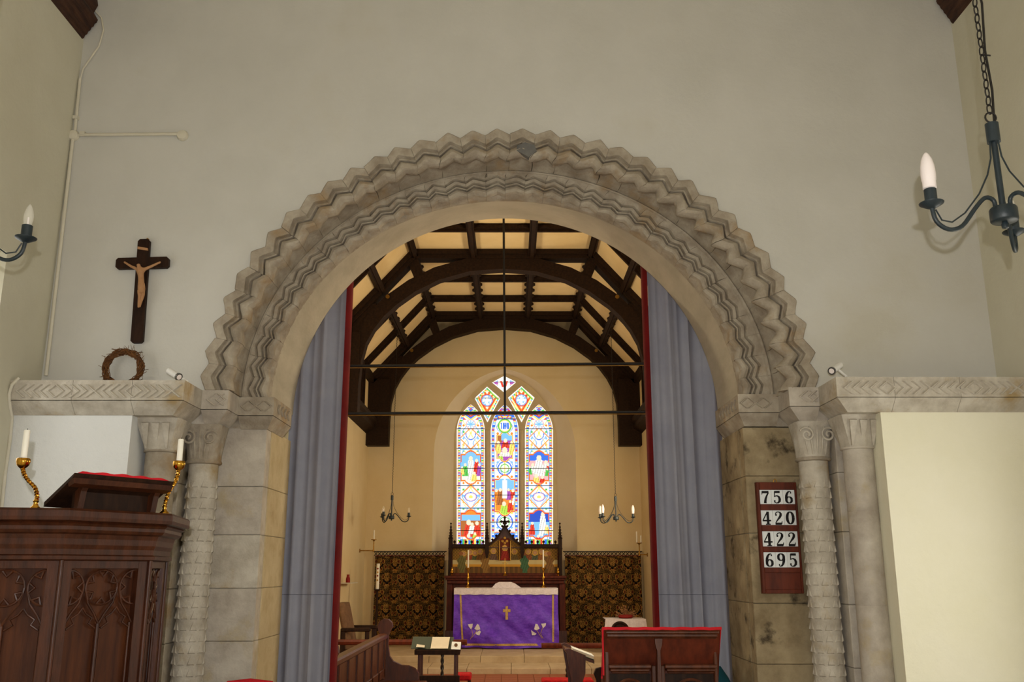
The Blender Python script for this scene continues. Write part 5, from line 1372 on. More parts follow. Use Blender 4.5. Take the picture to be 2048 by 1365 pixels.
def on_desk(name, lab, cat, pa, pb, d0, d1, th, parts):
    xa_, xb_ = P(pa, 1300, ysd).x, P(pb, 1300, ysd).x
    t = thing(name, lab, cat, ((xa_ + xb_) / 2, ysd + .1, zt_))
    zf_ = lambda yy: zt_ + tilt * (yy - ysd) / .34 + .002
    for (n_, m, i0, i1, h0, h1) in parts:
        X0, X1 = xa_ + i0, xb_ - i1; Y0, Y1 = ysd + d0, ysd + d1
        MB().frustum([(X0, Y0, zf_(Y0) + h0), (X1, Y0, zf_(Y0) + h0), (X1, Y1, zf_(Y1) + h0), (X0, Y1, zf_(Y1) + h0)], [(X0, Y0, zf_(Y0) + h1), (X1, Y0, zf_(Y0) + h1), (X1, Y1, zf_(Y1) + h1), (X0, Y1, zf_(Y1) + h1)]).build(n_, m, t)
# upright tilted open folder leaning back on the stand
def leaning(name, lab, cat, quad, y0, y1, m, thick=.02, cover=None):
    pts = [P(quad[0][0], quad[0][1], y0), P(quad[1][0], quad[1][1], y0), P(quad[2][0], quad[2][1], y1), P(quad[3][0], quad[3][1], y1)]
    t = thing(name, lab, cat, ((pts[0] + pts[1]) / 2)); MB().prism(pts, (0, thick, -.004)).build('cover' if cover else 'sheet', cover or m, t)
    return t, pts
fy0, fy1 = ysd + .015, ysd + .30
t, _ = leaning('service_folder', 'dark green open folder with white pages on the reading stand', 'folder', [(822, 1298), (903, 1300), (908, 1275), (826, 1274)], fy0 + .012, fy1, 'book_green', .014, 'book_green')
for q in ([(832, 1295), (849, 1296), (851, 1282), (836, 1281)], [(861, 1298), (896, 1298), (900, 1275), (865, 1275)]):
    MB().prism([P(q[0][0], q[0][1], fy0 + .006), P(q[1][0], q[1][1], fy0 + .006), P(q[2][0], q[2][1], fy1 - .02), P(q[3][0], q[3][1], fy1 - .02)], (0, .004, 0)).build('page', 'paper', t)
t, pp_ = leaning('picture_card', 'small white card with round dark emblem on the reading stand', 'card', [(902, 1299), (921, 1300), (922, 1285), (904, 1284)], fy0, fy0 + .1, 'card_white', .004)
cc = P(912, 1291, fy0 + .04); MB().lathe([(.001, 0), (.017, 0), (.017, .002), (.001, .002)], (cc.x, cc.y - .006, cc.z), 16, Matrix.Rotation(R(75), 3, 'X')).build('emblem', 'brown_cloth', t)

# kneelers
for (px, py, yk, w_, lab) in ((925, 1350, 4.8, .17, 'red kneeler right of the reading stand'), (1112, 1361, 4.7, .28, 'flat red kneeler by the right altar rail post'), (1168, 1361, 4.7, .2, 'red kneeler under the right choir desk'), (823, 1354, 4.8, .14, 'red kneeler between choir stall and reading stand')):
    c = P(px, py, yk); tk = thing('kneeler', lab, 'kneeler', (c.x, yk + .12, fz))
    bbox('cushion', c.x - w_ / 2, c.x + w_ / 2, yk, yk + .25, c.z - .06, c.z, 'kneeler_red', tk, .012)
    for dx in (-1, 1): box('support', c.x + dx * (w_ / 2 - .02) - .012, c.x + dx * (w_ / 2 - .02) + .012, yk + .02, yk + .22, fz, c.z - .06, 'oak_dark', tk)

# ================================================================== altar rails
yR = 5.5
def rail(side):
    if side == 'left': xa, xb, zr, posts, lab = XCL, P(934, 1285, yR).x, P(900, 1284, yR).z, (P(885, 1300, yR).x, P(720, 1300, yR).x), 'oak altar rail on twisted iron posts at the left'
    else: xa, xb, zr, posts, lab = P(1083, 1290, yR).x, XCR, P(1140, 1291, yR).z, (P(1134, 1300, yR).x, P(1270, 1300, yR).x), 'oak altar rail on twisted iron posts at the right'
    t = thing('altar_rail', lab, 'altar rail', ((xa + xb) / 2, yR, fz))
    MB().prism([(xa, yR - .05, zr - .025), (xa, yR - .055, zr), (xa, yR - .045, zr + .02), (xa, yR + .045, zr + .02), (xa, yR + .055, zr), (xa, yR + .05, zr - .025), (xa, yR + .02, zr - .035), (xa, yR - .02, zr - .035)], (xb - xa, 0, 0)).build('handrail', 'oak_red', t)
    for px in posts:
        mb = MB()
        for s_ in (0, pi): mb.tube([(px + .009 * cos(i * .5 + s_), yR + .009 * sin(i * .5 + s_), fz + .02 + (zr - .05 - fz) * i / 60) for i in range(61)], .011, 6)
        mb.build('twisted_post', 'black_iron', t, 50)
        MB().lathe([(.05, fz), (.05, fz + .01), (.02, fz + .025), (.02, fz + .04)], (px, yR, 0), 12).build('post_foot', 'black_iron', t)
        MB().lathe([(.014, zr - .05), (.014, zr - .03)], (px, yR, 0), 10).build('post_head', 'black_iron', t)
rail('left'); rail('right')

# ================================================================== armchair in the sanctuary (left)
yA = 6.4
aL, aR_ = P(683, 1206, yA), P(748, 1250, yA)
ac = thing('armchair', 'oak armchair with brown padded back beside the chancel left wall', 'chair', (aL.x + .3, yA, .30))
zt_ = aL.z; xb_ = P(676, 1206, yA).x
# the chair faces the middle of the chancel (+x)
rows = []
for i in range(9):
    f = i / 8; z = .78 + (zt_ - .78) * f; xq = P(697, 1290, yA).x + .02 - .10 * f; hwv = .27 * (1 - .25 * max(0, f - .75) * 4 * .5)
    rows.append([(xq + .05 * cos(a), yA + hwv * (abs(sin(a)) ** .5) * (1 if sin(a) >= 0 else -1), z) for a in [2 * pi * k / 24 for k in range(25)]])
mb = MB().grid(rows); mb.f.append(tuple(8 * 25 + k for k in range(24))); mb.build('padded_back', 'brown_cloth', ac, 50)
xq0 = P(697, 1290, yA).x; xq1 = aR_.x; za_ = P(720, 1256, yA).z
for dy in (-.27, .27):
    bbox('armrest', xq0 - .05, xq1, yA + dy - .03, yA + dy + .03, za_ - .03, za_ + .012, 'oak_dark', ac, .01)
    box('front_leg', xq1 - .06, xq1 - .015, yA + dy - .022, yA + dy + .022, .30, za_ - .03, 'oak_dark', ac)
    box('rear_leg', xq0 - .05, xq0 - .0, yA + dy - .022, yA + dy + .022, .30, za_ - .0, 'oak_dark', ac)
    box('side_rail', xq0, xq1 - .03, yA + dy - .015, yA + dy + .015, .62, .69, 'oak_dark', ac)
bbox('seat', xq0 - .02, xq1 - .03, yA - .25, yA + .25, .69, .77, 'brown_cloth', ac, .02)

# ================================================================== ALTAR
yF = 9.35
fx0, fx1 = P(908, 1240, yF).x, P(1116, 1240, yF).x; zA = P(1012, 1178, yF).z; zF = .475
at = thing('altar', 'altar table hung with a purple silk frontal and white lace cloth', 'altar', ((fx0 + fx1) / 2, yF + .3, .46))
box('table', fx0 + .02, fx1 - .02, yF + .03, yF + .55, .462, zA - .01, 'oak_red', at)
rows = []; nx, nz = 90, 50; rnd = random.Random(9)
def wr(u, v):
    return 1.9 * (.010 * sin(9 * u + 5 * v + 2 * sin(3 * v)) + .007 * sin(23 * u - 9 * v + 3 * sin(5 * u)) + .006 * sin(14 * v + 6 * u) + .004 * sin(37 * u + 21 * v) - .02 * max(0, .5 - abs(u - .5)) * (1 - v) * sin(40 * abs(u - .5) * v))
for i in range(nz + 1):
    v = i / nz; row = []
    for j in range(nx + 1):
        u = j / nx; sp_ = (1 - v) * .012
        row.append((fx0 - sp_ + (fx1 - fx0 + 2 * sp_) * u, yF - .012 + wr(u, v) * (.12 + 1.2 * (1 - v)) - .03 * (1 - v) ** 2, zF + (zA - zF) * v + .008 * sin(3 * u * pi) * (1 - v)))
    rows.append(row)
fo = MB().grid(rows).build('frontal', 'purple_silk', at, 60)
sidez = lambda s_, x: MB().grid([[(x + .012 * (1 - v) * s_, yF - .035 * (1 - v) ** 2, zF + (zA - zF) * v), (x + .02 * (1 - v) * s_, yF + .25, zF + (zA - zF) * v), (x + .012 * s_, yF + .5, zF + (zA - zF) * v)] for v in [q / 8 for q in range(9)]])
sidez(-1, fx0).build('frontal_side', 'purple_silk', at, 60); sidez(1, fx1).build('frontal_side', 'purple_silk', at, 60)
def on_frontal(px, py, o=.0): # point just in front of the cloth
    p = P(px, py, yF); u = (p.x - fx0) / (fx1 - fx0); v = (p.z - zF) / (zA - zF); u = min(max(u, 0), 1); v = min(max(v, 0), 1)
    y = yF - .012 + wr(u, v) * (.12 + 1.2 * (1 - v)) - .03 * (1 - v) ** 2 - .004 - o; return Vector((p.x, y, p.z))
def strip(pxs, wpx, n_, m, par, vert=True):
    L_, Rr_ = [], []
    for px, py in pxs:
        L_.append(on_frontal(px - (wpx if vert else 0), py - (0 if vert else wpx))); Rr_.append(on_frontal(px + (wpx if vert else 0), py + (0 if vert else wpx)))
    MB().grid([L_, Rr_]).build(n_, m, par)
strip([(921 + 4 * i / 20, 1187 + 95 * i / 20) for i in range(21)], 1.8, 'orphrey', 'gold_braid', fo)
strip([(1106, 1188 + 96 * i / 20) for i in range(21)], 1.8, 'orphrey', 'gold_braid', fo)
strip([(930 + 158 * i / 40, 1290) for i in range(41)], 2.2, 'orphrey', 'gold_braid', fo, False)
mb = MB()
def fpoly(pts, o=.002): 
    q = [on_frontal(x, y, o) for x, y in pts]; ym = min(p_.y for p_ in q); return [(p_.x, ym, p_.z) for p_ in q]
MB().prism(fpoly([(1011, 1213), (1016, 1213), (1016, 1219), (1021, 1219), (1021, 1225), (1016, 1225), (1016, 1240), (1011, 1240), (1011, 1225), (1006, 1225), (1006, 1219), (1011, 1219)]), (0, .003, 0)).build('embroidered_cross', 'gold_braid', fo)
for pts in ([(936, 1249), (946, 1248), (945, 1255), (942, 1259), (938, 1254)], [(949, 1258), (955, 1248), (958, 1250), (961, 1259), (955, 1261)], [(951, 1266), (960, 1261), (962, 1264), (959, 1271), (954, 1270)],
            [(1068, 1259), (1071, 1248), (1075, 1249), (1079, 1258), (1073, 1261)], [(1082, 1248), (1092, 1247), (1091, 1252), (1086, 1257)], [(1062, 1261), (1068, 1265), (1073, 1268), (1070, 1271), (1064, 1271)]):
    MB().prism(fpoly(pts), (0, .003, 0)).build('lily_applique', 'white_linen', fo)
for pts in ([(943, 1258), (946, 1268), (941, 1279)], [(955, 1260), (950, 1268), (944, 1275)], [(1085, 1256), (1081, 1268), (1086, 1278)], [(1073, 1260), (1079, 1270), (1084, 1277)]):
    MB().tube([on_frontal(x, y, .003) for x, y in pts], .004, 5).build('stem_embroidery', 'gold_braid', fo)
# fair linen
mb = MB(); zl0 = P(1012, 1190, yF).z
rows = [[(fx0 - .004 + (fx1 - fx0 + .008) * j / 60, yF + y + .003 * sin(j * 1.3), z + (.004 * sin(j * .9) if k == 0 else 0)) for j in range(61)] for k, (y, z) in enumerate(((-.034, zl0), (-.036, (zl0 + zA) / 2), (-.03, zA), (0, zA + .008), (.55, zA + .008)))]
mb.grid(rows).build('lace_cloth', 'white_linen', at, 60)
# covered vessel / folded linen in the middle
hp = [(984, 1176), (991, 1168), (998, 1165), (1022, 1165), (1030, 1168), (1040, 1175)]
vp = [P(x, y, yF + .05) for x, y in hp]; base = [Vector((vp[0].x - .02, yF + .05, zA + .009))] + vp + [Vector((vp[-1].x + .02, yF + .05, zA + .009))]
o = MB().prism([(p_.x, yF + .02, max(p_.z, zA + .009)) for p_ in base], (0, .22, 0)).build('covered_missal', 'white_linen'); tag(o, 'white cloth draped over a low book stand on the altar', 'cloth')

# reredos
yD = 9.98
rr = thing('reredos', 'carved oak reredos with pinnacles and painted supper panel behind the altar', 'reredos', (P(1010, 1200, yD).x, yD + .15, .46))
X = lambda px, py=1100, y=yD: P(px, py, y).x
Zp = lambda py, px=1010, y=yD: P(px, py, y).z
rx0, rx1 = X(897), X(1124)
box('lower_body', X(893, 1200), X(1131, 1200), yD + .06, yD + .34, .46, Zp(1168), 'oak_red', rr)
for a, b in ((893, 905), (1118, 1131)):
    bbox('side_pier', X(a, 1200), X(b, 1200), yD + .0, yD + .30, .46, Zp(1168), 'oak_red', rr, .01)
bbox('base_block', X(890, 1270), X(908, 1270), yD - .03, yD + .30, .46, Zp(1262), 'oak_mid', rr); bbox('base_block', X(1116, 1270), X(1134, 1270), yD - .03, yD + .30, .46, Zp(1262), 'oak_mid', rr)
for k, (a, b, o) in enumerate(((1152, 1157, .16), (1157, 1161, .12), (1161, 1168, .06))): bbox('shelf_moulding', X(890 + k * 2, 1158), X(1132 - k * 2, 1158), yD - o, yD + .3, Zp(b), Zp(a), 'oak_red', rr, .006)
box('back', rx0, rx1, yD + .08, yD + .30, Zp(1168), Zp(1094), 'oak_red', rr)
for a, b in ((897, 903), (1117, 1124)): bbox('frame_post', X(a), X(b), yD - .02, yD + .1, Zp(1152), Zp(1088), 'oak_dark', rr, .006)
bbox('bottom_rail', rx0, rx1, yD - .01, yD + .09, Zp(1152), Zp(1147), 'oak_red', rr)
for a, b in ((903, 972), (1046, 1117)):
    bbox('top_rail', X(a), X(b), yD - .03, yD + .1, Zp(1097), Zp(1089), 'oak_dark', rr, .008)
    k = 6
    for q in range(k):
        x = X(a) + (X(b) - X(a)) * (q + .5) / k
        MB().lathe([(.012, Zp(1089)), (.006, Zp(1087)), (.020, Zp(1085.5)), (.024, Zp(1084)), (.012, Zp(1082.5)), (.002, Zp(1081))], (x, yD + .03, 0), 8).build('cresting', 'oak_dark', rr, 50)
# gable over the middle
gl_ = [(972, 1097), (978, 1093), (986, 1087), (994, 1079), (1001, 1069), (1006, 1060), (1009, 1054)]
gr_ = [(2 * 1009.5 - x, y) for x, y in gl_]
for pts in (gl_, gr_):
    mb = MB(); pw = [P(x, y, yD) for x, y in pts]
    for i, (a, b) in enumerate(zip(pw[:-1], pw[1:])):
        mb.prism([a + Vector((0, -.02, 0)), b + Vector((0, -.02, 0)), b + Vector((0, -.02, .045)), a + Vector((0, -.02, .045))], (0, .11, 0))
    for i in range(1, len(pw)):   # crockets
        mb.lathe([(.004, -.02), (.018, -.004), (.020, .010), (.004, .022)], pw[i] + Vector((0.012 * (1 if pts is gr_ else -1), .03, .052)), 8)
    mb.build('gable_moulding', 'oak_dark', rr)
# gable tympanum
tp = [P(x, y, yD + .06) for x, y in gl_ + list(reversed(gr_))]
MB().prism(tp, (0, .03, 0)).build('gable_panel', 'oak_mid', rr)
pq = P(1009.5, 1083, yD + .05)
for dx, dz in ((0, .05), (-.035, 0), (.035, 0), (0, -.03)):
    MB().lathe([(.001, 0), (.024, 0), (.020, .012), (.001, .014)], (pq.x + dx, yD + .06, pq.z + dz), 12, Matrix.Rotation(R(90), 3, 'X')).build('gilt_lobe', 'brass_dull', rr)
# cross on the gable
cx_, zc0 = X(1009.5, 1050), Zp(1056)
mb = MB(); zc1 = Zp(1036); L_ = zc1 - zc0
mb.box(cx_ - .014, cx_ + .014, yD + .0, yD + .035, zc0, zc1); mb.box(cx_ - .055, cx_ + .055, yD + .0, yD + .035, zc0 + L_ * .52, zc0 + L_ * .70)
for dx, dz in ((-.055, .61), (.055, .61), (0, 1.0)): mb.obox((cx_ + dx, yD + .017, zc0 + L_ * dz), .036, .04, .036, Matrix.Rotation(R(45), 3, 'Y'))
mb.build('gable_cross', 'oak_dark', rr)
# pinnacles
for px, pb in ((901.5, 1097), (974, 1104), (1044.5, 1104), (1120, 1097)):
    x = X(px, 1080); z0_, z1_ = Zp(pb), Zp(1046); h = z1_ - Zp(1088); mb = MB()
    mb.box(x - .03, x + .03, yD - .045, yD + .05, z0_, Zp(1078)); zz = Zp(1078)
    mb.frustum([(x - .04, yD - .05, zz), (x + .04, yD - .05, zz), (x + .04, yD + .055, zz), (x - .04, yD + .055, zz)], [(x - .03, yD - .03, zz + .02), (x + .03, yD - .03, zz + .02), (x + .03, yD + .03, zz + .02), (x - .03, yD + .03, zz + .02)])
    mb.frustum([(x - .024, yD - .02, zz), (x + .024, yD - .02, zz), (x + .024, yD + .025, zz), (x - .024, yD + .025, zz)], [(x - .004, yD - .002, z1_), (x + .004, yD - .002, z1_), (x + .004, yD + .006, z1_), (x - .004, yD + .006, z1_)])
    for q in range(4):
        f = (q + .5) / 5; zq = zz + .02 + (z1_ - zz - .02) * f; ww = .034 * (1 - f) + .012
        mb.obox((x, yD, zq), ww * 1.5, .02, .018, Matrix.Rotation(R(0), 3, 'Y')); mb.obox((x, yD, zq), .02, ww * 1.5, .018)
    mb.lathe([(.003, z1_ - .03), (.016, z1_ - .02), (.016, z1_ - .008), (.003, z1_)], (x, yD + .002, 0), 8)
    mb.build('pinnacle', 'oak_dark', rr)
    MB().frustum([(x - .012, yD - .06, z0_ - .10), (x + .012, yD - .06, z0_ - .10), (x + .012, yD + .05, z0_ - .1), (x - .012, yD + .05, z0_ - .1)], [(x - .035, yD - .07, z0_), (x + .035, yD - .07, z0_), (x + .035, yD + .05, z0_), (x - .035, yD + .05, z0_)]).build('pendant', 'oak_dark', rr)
# painted panel
def supper(px, py):
    gold = S(150, 112, 46); g2 = S(112, 84, 40)
    c = gold if (int(px / 3) + int(py / 3)) % 2 else g2
    if 1121 < py < 1129: c = S(196, 178, 128)
    elif 1129 <= py < 1134: c = S(200, 146, 52)
    elif py >= 1134: c = S(120, 84, 44) if int(px / 5) % 2 else S(96, 70, 40)
    if 998 < px < 1021 and py < 1122: c = S(96, 40, 24)
    heads = [(927, 1108), (940, 1105), (950, 1107), (960, 1104), (987, 1103), (1010, 1097), (1029, 1104), (1056, 1104), (1070, 1106), (1083, 1104), (1093, 1108)]
    cols_ = [S(120, 110, 60), S(150, 70, 40), S(90, 96, 60), S(134, 92, 46), S(110, 84, 70), S(150, 46, 36), S(120, 100, 60), S(140, 80, 50), S(86, 92, 70), S(150, 96, 50), S(116, 90, 60)]
    for (hx, hy), rc in zip(heads, cols_):
        d = math.hypot(px - hx, py - hy)
        if hy + 3 < py < 1121 and abs(px - hx) < 3.5 + (py - hy) * .28: c = rc if int(px * .8 + py * .3) % 4 else tuple(v * .6 for v in rc)
        if d < 6: c = S(206, 164, 74) if d > 4.2 else S(170, 130, 80)
        if d < 3: c = S(188, 140, 104)
    for hx, rc in ((969, S(146, 108, 56)), (1048, S(70, 108, 78)), (922, S(110, 104, 60)), (1098, S(128, 92, 52))):
        if abs(py - 1129) < 18 and abs(px - hx - (py - 1110) * .06) < 8 * math.sqrt(1 - ((py - 1129) / 18.5) ** 2) + 1.5 * sin(py * .5): c = rc if int(px * .6 + py * .2) % 3 else tuple(v * .65 for v in rc)
        if math.hypot(px - hx, py - 1108) < 4: c = S(150, 96, 60)
    return c
nxp, nyp = 150, 44; rows = []; cols = []
for i in range(nyp + 1): rows.append([P(905 + 210 * j / nxp, 1149 - 54 * i / nyp, yD + .075) for j in range(nxp + 1)])
for i in range(nyp):
    for j in range(nxp): cols.append(supper(905 + 210 * (j + .5) / nxp, 1149 - 54 * (i + .5) / nyp))
po = paint_grid('painted_panel', rows, cols, 'painted_panel', rr); po['label'] = 'painted supper scene with haloed figures behind a long table'
rows = []; cols = []
for i in range(13):
    y = 1095 - 18 * i / 12; hw_ = 36 * (1 - (i / 12) * .8); rows.append([P(1009.5 + hw_ * (2 * j / 30 - 1), y, yD + .055) for j in range(31)])
for i in range(12):
    for j in range(30): cols.append(supper(1009.5 + 36 * (1 - i / 12 * .8) * (2 * (j + .5) / 30 - 1), 1095 - 18 * (i + .5) / 12))
paint_grid('painted_gable', rows, cols, 'painted_panel', rr)
bbox('frame_post', X(998, 1100), X(1000, 1100), yD + .03, yD + .07, Zp(1122), Zp(1082), 'brass_dull', rr, .002); bbox('frame_post', X(1020, 1100), X(1022, 1100), yD + .03, yD + .07, Zp(1122), Zp(1082), 'brass_dull', rr, .002)

# altar candlesticks, cross, small brass lamps
def candlestick(px, lab, labc):
    y = yF + .28; x = P(px, 1172, y).x; z0_ = zA + .009; zc_ = P(px, 1137, y).z; zt__ = P(px, 1101, y).z
    t = thing('candlestick', lab, 'candlestick', (x, y, z0_)); k = zc_ - z0_
    MB().lathe([(.05, 0), (.05, .008), (.03, .02), (.014, .04), (.012, k * .42), (.022, k * .48), (.022, k * .54), (.012, k * .6), (.010, k * .85), (.018, k * .9), (.036, k * .97), (.036, k), (.012, k + .002)], (x, y, z0_), 18).build('stem', 'brass', t, 50)
    MB().lathe([(.036, k - .003), (.04, k), (.04, k + .006), (.014, k + .008)], (x, y, z0_), 18).build('drip_pan', 'brass', t, 50)
    tc_ = thing('altar_candle', labc, 'candle', (x, y, zc_ + .004)); MB().lathe([(.0125, zc_ + .004), (.0115, zt__), (.002, zt__ + .004)], (x, y, 0), 14).build('wax_stick', 'wax', tc_, 50)
    MB().tube([(x, y, zt__), (x, y, zt__ + .012)], .0015, 5).build('wick', 'ink', tc_)
candlestick(936, 'tall brass candlestick at the left end of the altar', 'tall white candle at the left end of the altar')
candlestick(1087, 'tall brass candlestick at the right end of the altar', 'tall white candle at the right end of the altar')
yx = yD - .10; xx = P(1010, 1150, yx).x; z0_ = Zp(1152) + .002; t = thing('altar_cross', 'slender brass cross standing on the reredos shelf', 'cross', (xx, yx, z0_))
zt_ = P(1010, 1117, yx).z
MB().lathe([(.035, 0), (.03, .012), (.012, .03), (.014, .05), (.006, .06)], (xx, yx, z0_), 16).build('foot', 'brass', t, 50)
MB().tube([(xx, yx, z0_ + .05), (xx, yx, zt_)], .006, 8).build('shaft', 'brass', t); MB().tube([(xx - .045, yx, zt_ - .075), (xx + .045, yx, zt_ - .075)], .006, 8).build('crossbar', 'brass', t)
for px, lab in ((904, 'small brass lamp at the left end of the reredos shelf'), (1116, 'small brass lamp at the right end of the reredos shelf')):
    x = P(px, 1150, yx).x; t = thing('brass_lamp', lab, 'lamp', (x, yx, z0_))
    MB().lathe([(.022, 0), (.024, .004), (.012, .014), (.02, .03), (.028, .045), (.026, .062), (.016, .072)], (x, yx, z0_), 16).build('bowl', 'brass', t, 50)
    MB().lathe([(.014, .072), (.016, .085), (.010, .105), (.006, .125), (.001, .128)], (x, yx, z0_), 14).build('shade', 'brass', t, 50)

# ================================================================== brocade hangings
def brocade(px, py):
    p = 31.0; cx_ = ((px / p) % 1) * 2 - 1; row = int(py // p); 
    if row % 2: cx_ = (((px / p) + .5) % 1) * 2 - 1
    cy = (py / p) % 1; a = abs(cx_)
    n_ = sin(px * 2.1 + 1.3 * sin(py * 1.7)) * sin(py * 2.3 + 1.1 * sin(px * 1.9))
    c = S(40, 30, 16)
    gold = S(146, 108, 52); red = S(74, 26, 14); grn = S(34, 36, 20); dk = S(24, 18, 12)
    if n_ > .1: c = S(110, 82, 40)
    if a < .28 and n_ > -.3: c = gold
    if n_ < -.55: c = grn
    d = math.hypot(a, (cy - .2) * 1.1)
    if .42 < d < .62 and cy > .15: c = dk
    if .62 <= d < .68 and cy > .15: c = gold
    for (qx, qy, rr_) in ((.48, .25, .11), (.80, .62, .10), (.30, .75, .08)):
        dd = math.hypot(a - qx, (cy - qy))
        if dd < rr_ + .05: c = gold
        if dd < rr_: c = red
    return c
def hanging(side):
    yh = YE - .10
    if side == 'left': p0, p1, ra, rb_, lab = 750, 889, 746, 893, 'brown and gold patterned hanging on the east wall left of the altar'
    else: p0, p1, ra, rb_, lab = 1130, 1282, 1126, 1284, 'brown and gold patterned hanging on the east wall right of the altar'
    xa, xb = P(p0, 1120, yh).x, P(p1, 1120, yh).x; z1_ = P(820, 1113, yh).z; z0_ = .48 if False else P(820, 1288, yh).z
    t = thing('wall_hanging', lab, 'hanging', ((xa + xb) / 2, yh, z0_))
    nx_, nz_ = 130, 150; rows = []; cols = []
    for i in range(nz_ + 1):
        v = i / nz_; rows.append([(xa + (xb - xa) * j / nx_, yh + .022 * sin(j / nx_ * 34 + .8 * sin(v * 2)) + .01 * sin(j / nx_ * 71), z0_ + (z1_ - z0_) * v) for j in range(nx_ + 1)])
    for i in range(nz_):
        for j in range(nx_): cols.append(brocade(p0 + (p1 - p0) * (j + .5) / nx_, 1288 - 175 * (i + .5) / nz_))
    paint_grid('brocade_cloth', rows, cols, 'brocade', t)
    zr = P(820, 1104, yh).z; xr0, xr1 = P(ra, 1104, yh).x, P(rb_, 1104, yh).x
    MB().tube([(xr0, yh, zr), (xr1, yh, zr)], .009, 8).build('rod', 'black_iron', t)
    mb = MB(); n = 20; zt__ = z1_ + .004
    for k in range(n):
        x_a = xr0 + .02 + (xr1 - xr0 - .04) * k / n; x_b = xr0 + .02 + (xr1 - xr0 - .04) * (k + 1) / n
        mb.tube([(x_a, yh, zr), (x_b, yh, zt__)], .006, 4); mb.tube([(x_b, yh, zr), (x_a, yh, zt__)], .006, 4)
    mb.build('lattice_cords', 'black_iron', t)
    MB().tube([(xa, yh, zt__), (xb, yh, zt__)], .006, 6).build('hem', 'red_lining', t)
    for x in (xr0 + .01, xr1 - .01): MB().tube([(x, yh, zr), (x, YE, zr)], .008, 6).build('rod_bracket', 'black_iron', t)
    return t
hanging('left'); hanging('right')

# candle brackets on the side bars
def candelabrum(side):
    yb3 = YE - .55
    if side == 'left': pa, pb, pz, x_w, lab, lc = 718, 747, 1102, None, 'brass candle bracket arm beside the left hanging', 'white candle on the left brass bracket'
    else: pa, pb, pz, x_w, lab, lc = 1299, 1279, 1110, None, 'brass candle bracket arm beside the right hanging', 'white candle on the right brass bracket'
    p1 = P(pb, pz, yb3); xw = XCL if side == 'left' else XCR
    t = thing('candle_bracket', lab, 'candle bracket', (xw, yb3, p1.z))
    MB().tube([(xw, yb3, p1.z), (p1.x, yb3, p1.z)], .009, 8).build('arm', 'brass_dull', t)
    MB().lathe([(.001, 0), (.03, 0), (.03, .01), (.001, .012)], (xw, yb3, p1.z), 12, Matrix.Rotation(R(90 if side == 'left' else -90), 3, 'Y')).build('wall_plate', 'brass_dull', t)
    zpan = P(pb, 1080 if side == 'left' else 1087, yb3).z
    MB().lathe([(.012, p1.z - .02), (.016, p1.z), (.010, p1.z + .02), (.008, zpan - .03), (.016, zpan - .01), (.045, zpan), (.045, zpan + .006), (.012, zpan + .008)], (p1.x, yb3, 0), 14).build('stem', 'brass_dull', t, 50)
    cds = ((0, 1061),) if side == 'left' else ((-.035, 1064), (.03, 1072))
    for k, (dx, pt) in enumerate(cds):
        ztop = P(pb, pt, yb3).z; lc2 = lc if len(cds) == 1 else ('taller of two white candles on the right brass bracket' if k == 0 else 'shorter of two white candles on the right brass bracket')
        c = MB().lathe([(.012, zpan + .008), (.012, ztop), (.002, ztop + .003)], (p1.x + dx, yb3, 0), 10).build('bracket_candle', 'wax', None, 50); tag(c, lc2, 'candle')
candelabrum('left'); candelabrum('right')
# paschal candle
yp = 9.0; b0, b1 = P(754.5, 1179, yp), P(756.5, 1128, yp); t = thing('paschal_candle', 'tall white decorated paschal candle on a dark stand before the left hanging', 'candle', (b0.x, yp, .46))
MB().tube([b0, b1], .024, 14).build('wax_stick', 'wax', t, 50)
MB().tube([(b0.x, yp, .48), (b0.x, yp, b0.z - .01)], .016, 10).build('stand', 'oak_dark', t)
MB().lathe([(.16, .46), (.16, .485), (.03, .50)], (b0.x, yp, 0), 16).build('stand_base', 'oak_dark', t)
MB().lathe([(.03, b0.z - .03), (.05, b0.z - .012), (.05, b0.z), (.02, b0.z)], (b0.x, yp, 0), 14).build('drip_pan', 'oak_dark', t, 50)
for f, m in ((.35, 'brass_dull'), (.52, 'book_red'), (.66, 'brass_dull'), (.8, 'book_red')):
    c = b0.lerp(b1, f); MB().lathe([(.001, 0), (.013, 0), (.013, .003), (.001, .003)], (c.x, yp - .022, c.z), 8, Matrix.Rotation(R(90), 3, 'X')).build('ornament', m, t)

# credence table with white cloth and dried flowers
yk = 8.7; c0, c1 = P(1211, 1245, yk), P(1292, 1245, yk); zk = P(1250, 1239, yk).z
t = thing('credence_table', 'small credence table under a white cloth at the right of the sanctuary', 'table', ((c0.x + c1.x) / 2, yk + .2, .46))
box('table_top', c0.x + .02, c1.x - .02, yk + .02, yk + .42, zk - .035, zk - .008, 'oak_mid', t)
for dx in (c0.x + .05, c1.x - .05):
    for dy in (yk + .05, yk + .38): box('leg', dx - .02, dx + .02, dy - .02, dy + .02, .46, zk - .035, 'oak_mid', t)
rows = [[(c0.x + o * -1 + (c1.x - c0.x + 2 * o) * j / 30, yk + y + .006 * sin(j * 1.1) * (k < 2), z) for j in range(31)] for k, (o, y, z) in enumerate(((.03, -.01, zk - .34), (.02, -.004, zk - .16), (.0, 0, zk), (0, .44, zk)))]
MB().grid(rows).build('white_cloth', 'white_linen', t, 60)
mb = MB(); rnd = random.Random(33); cc = P(1252, 1237, yk + .15)
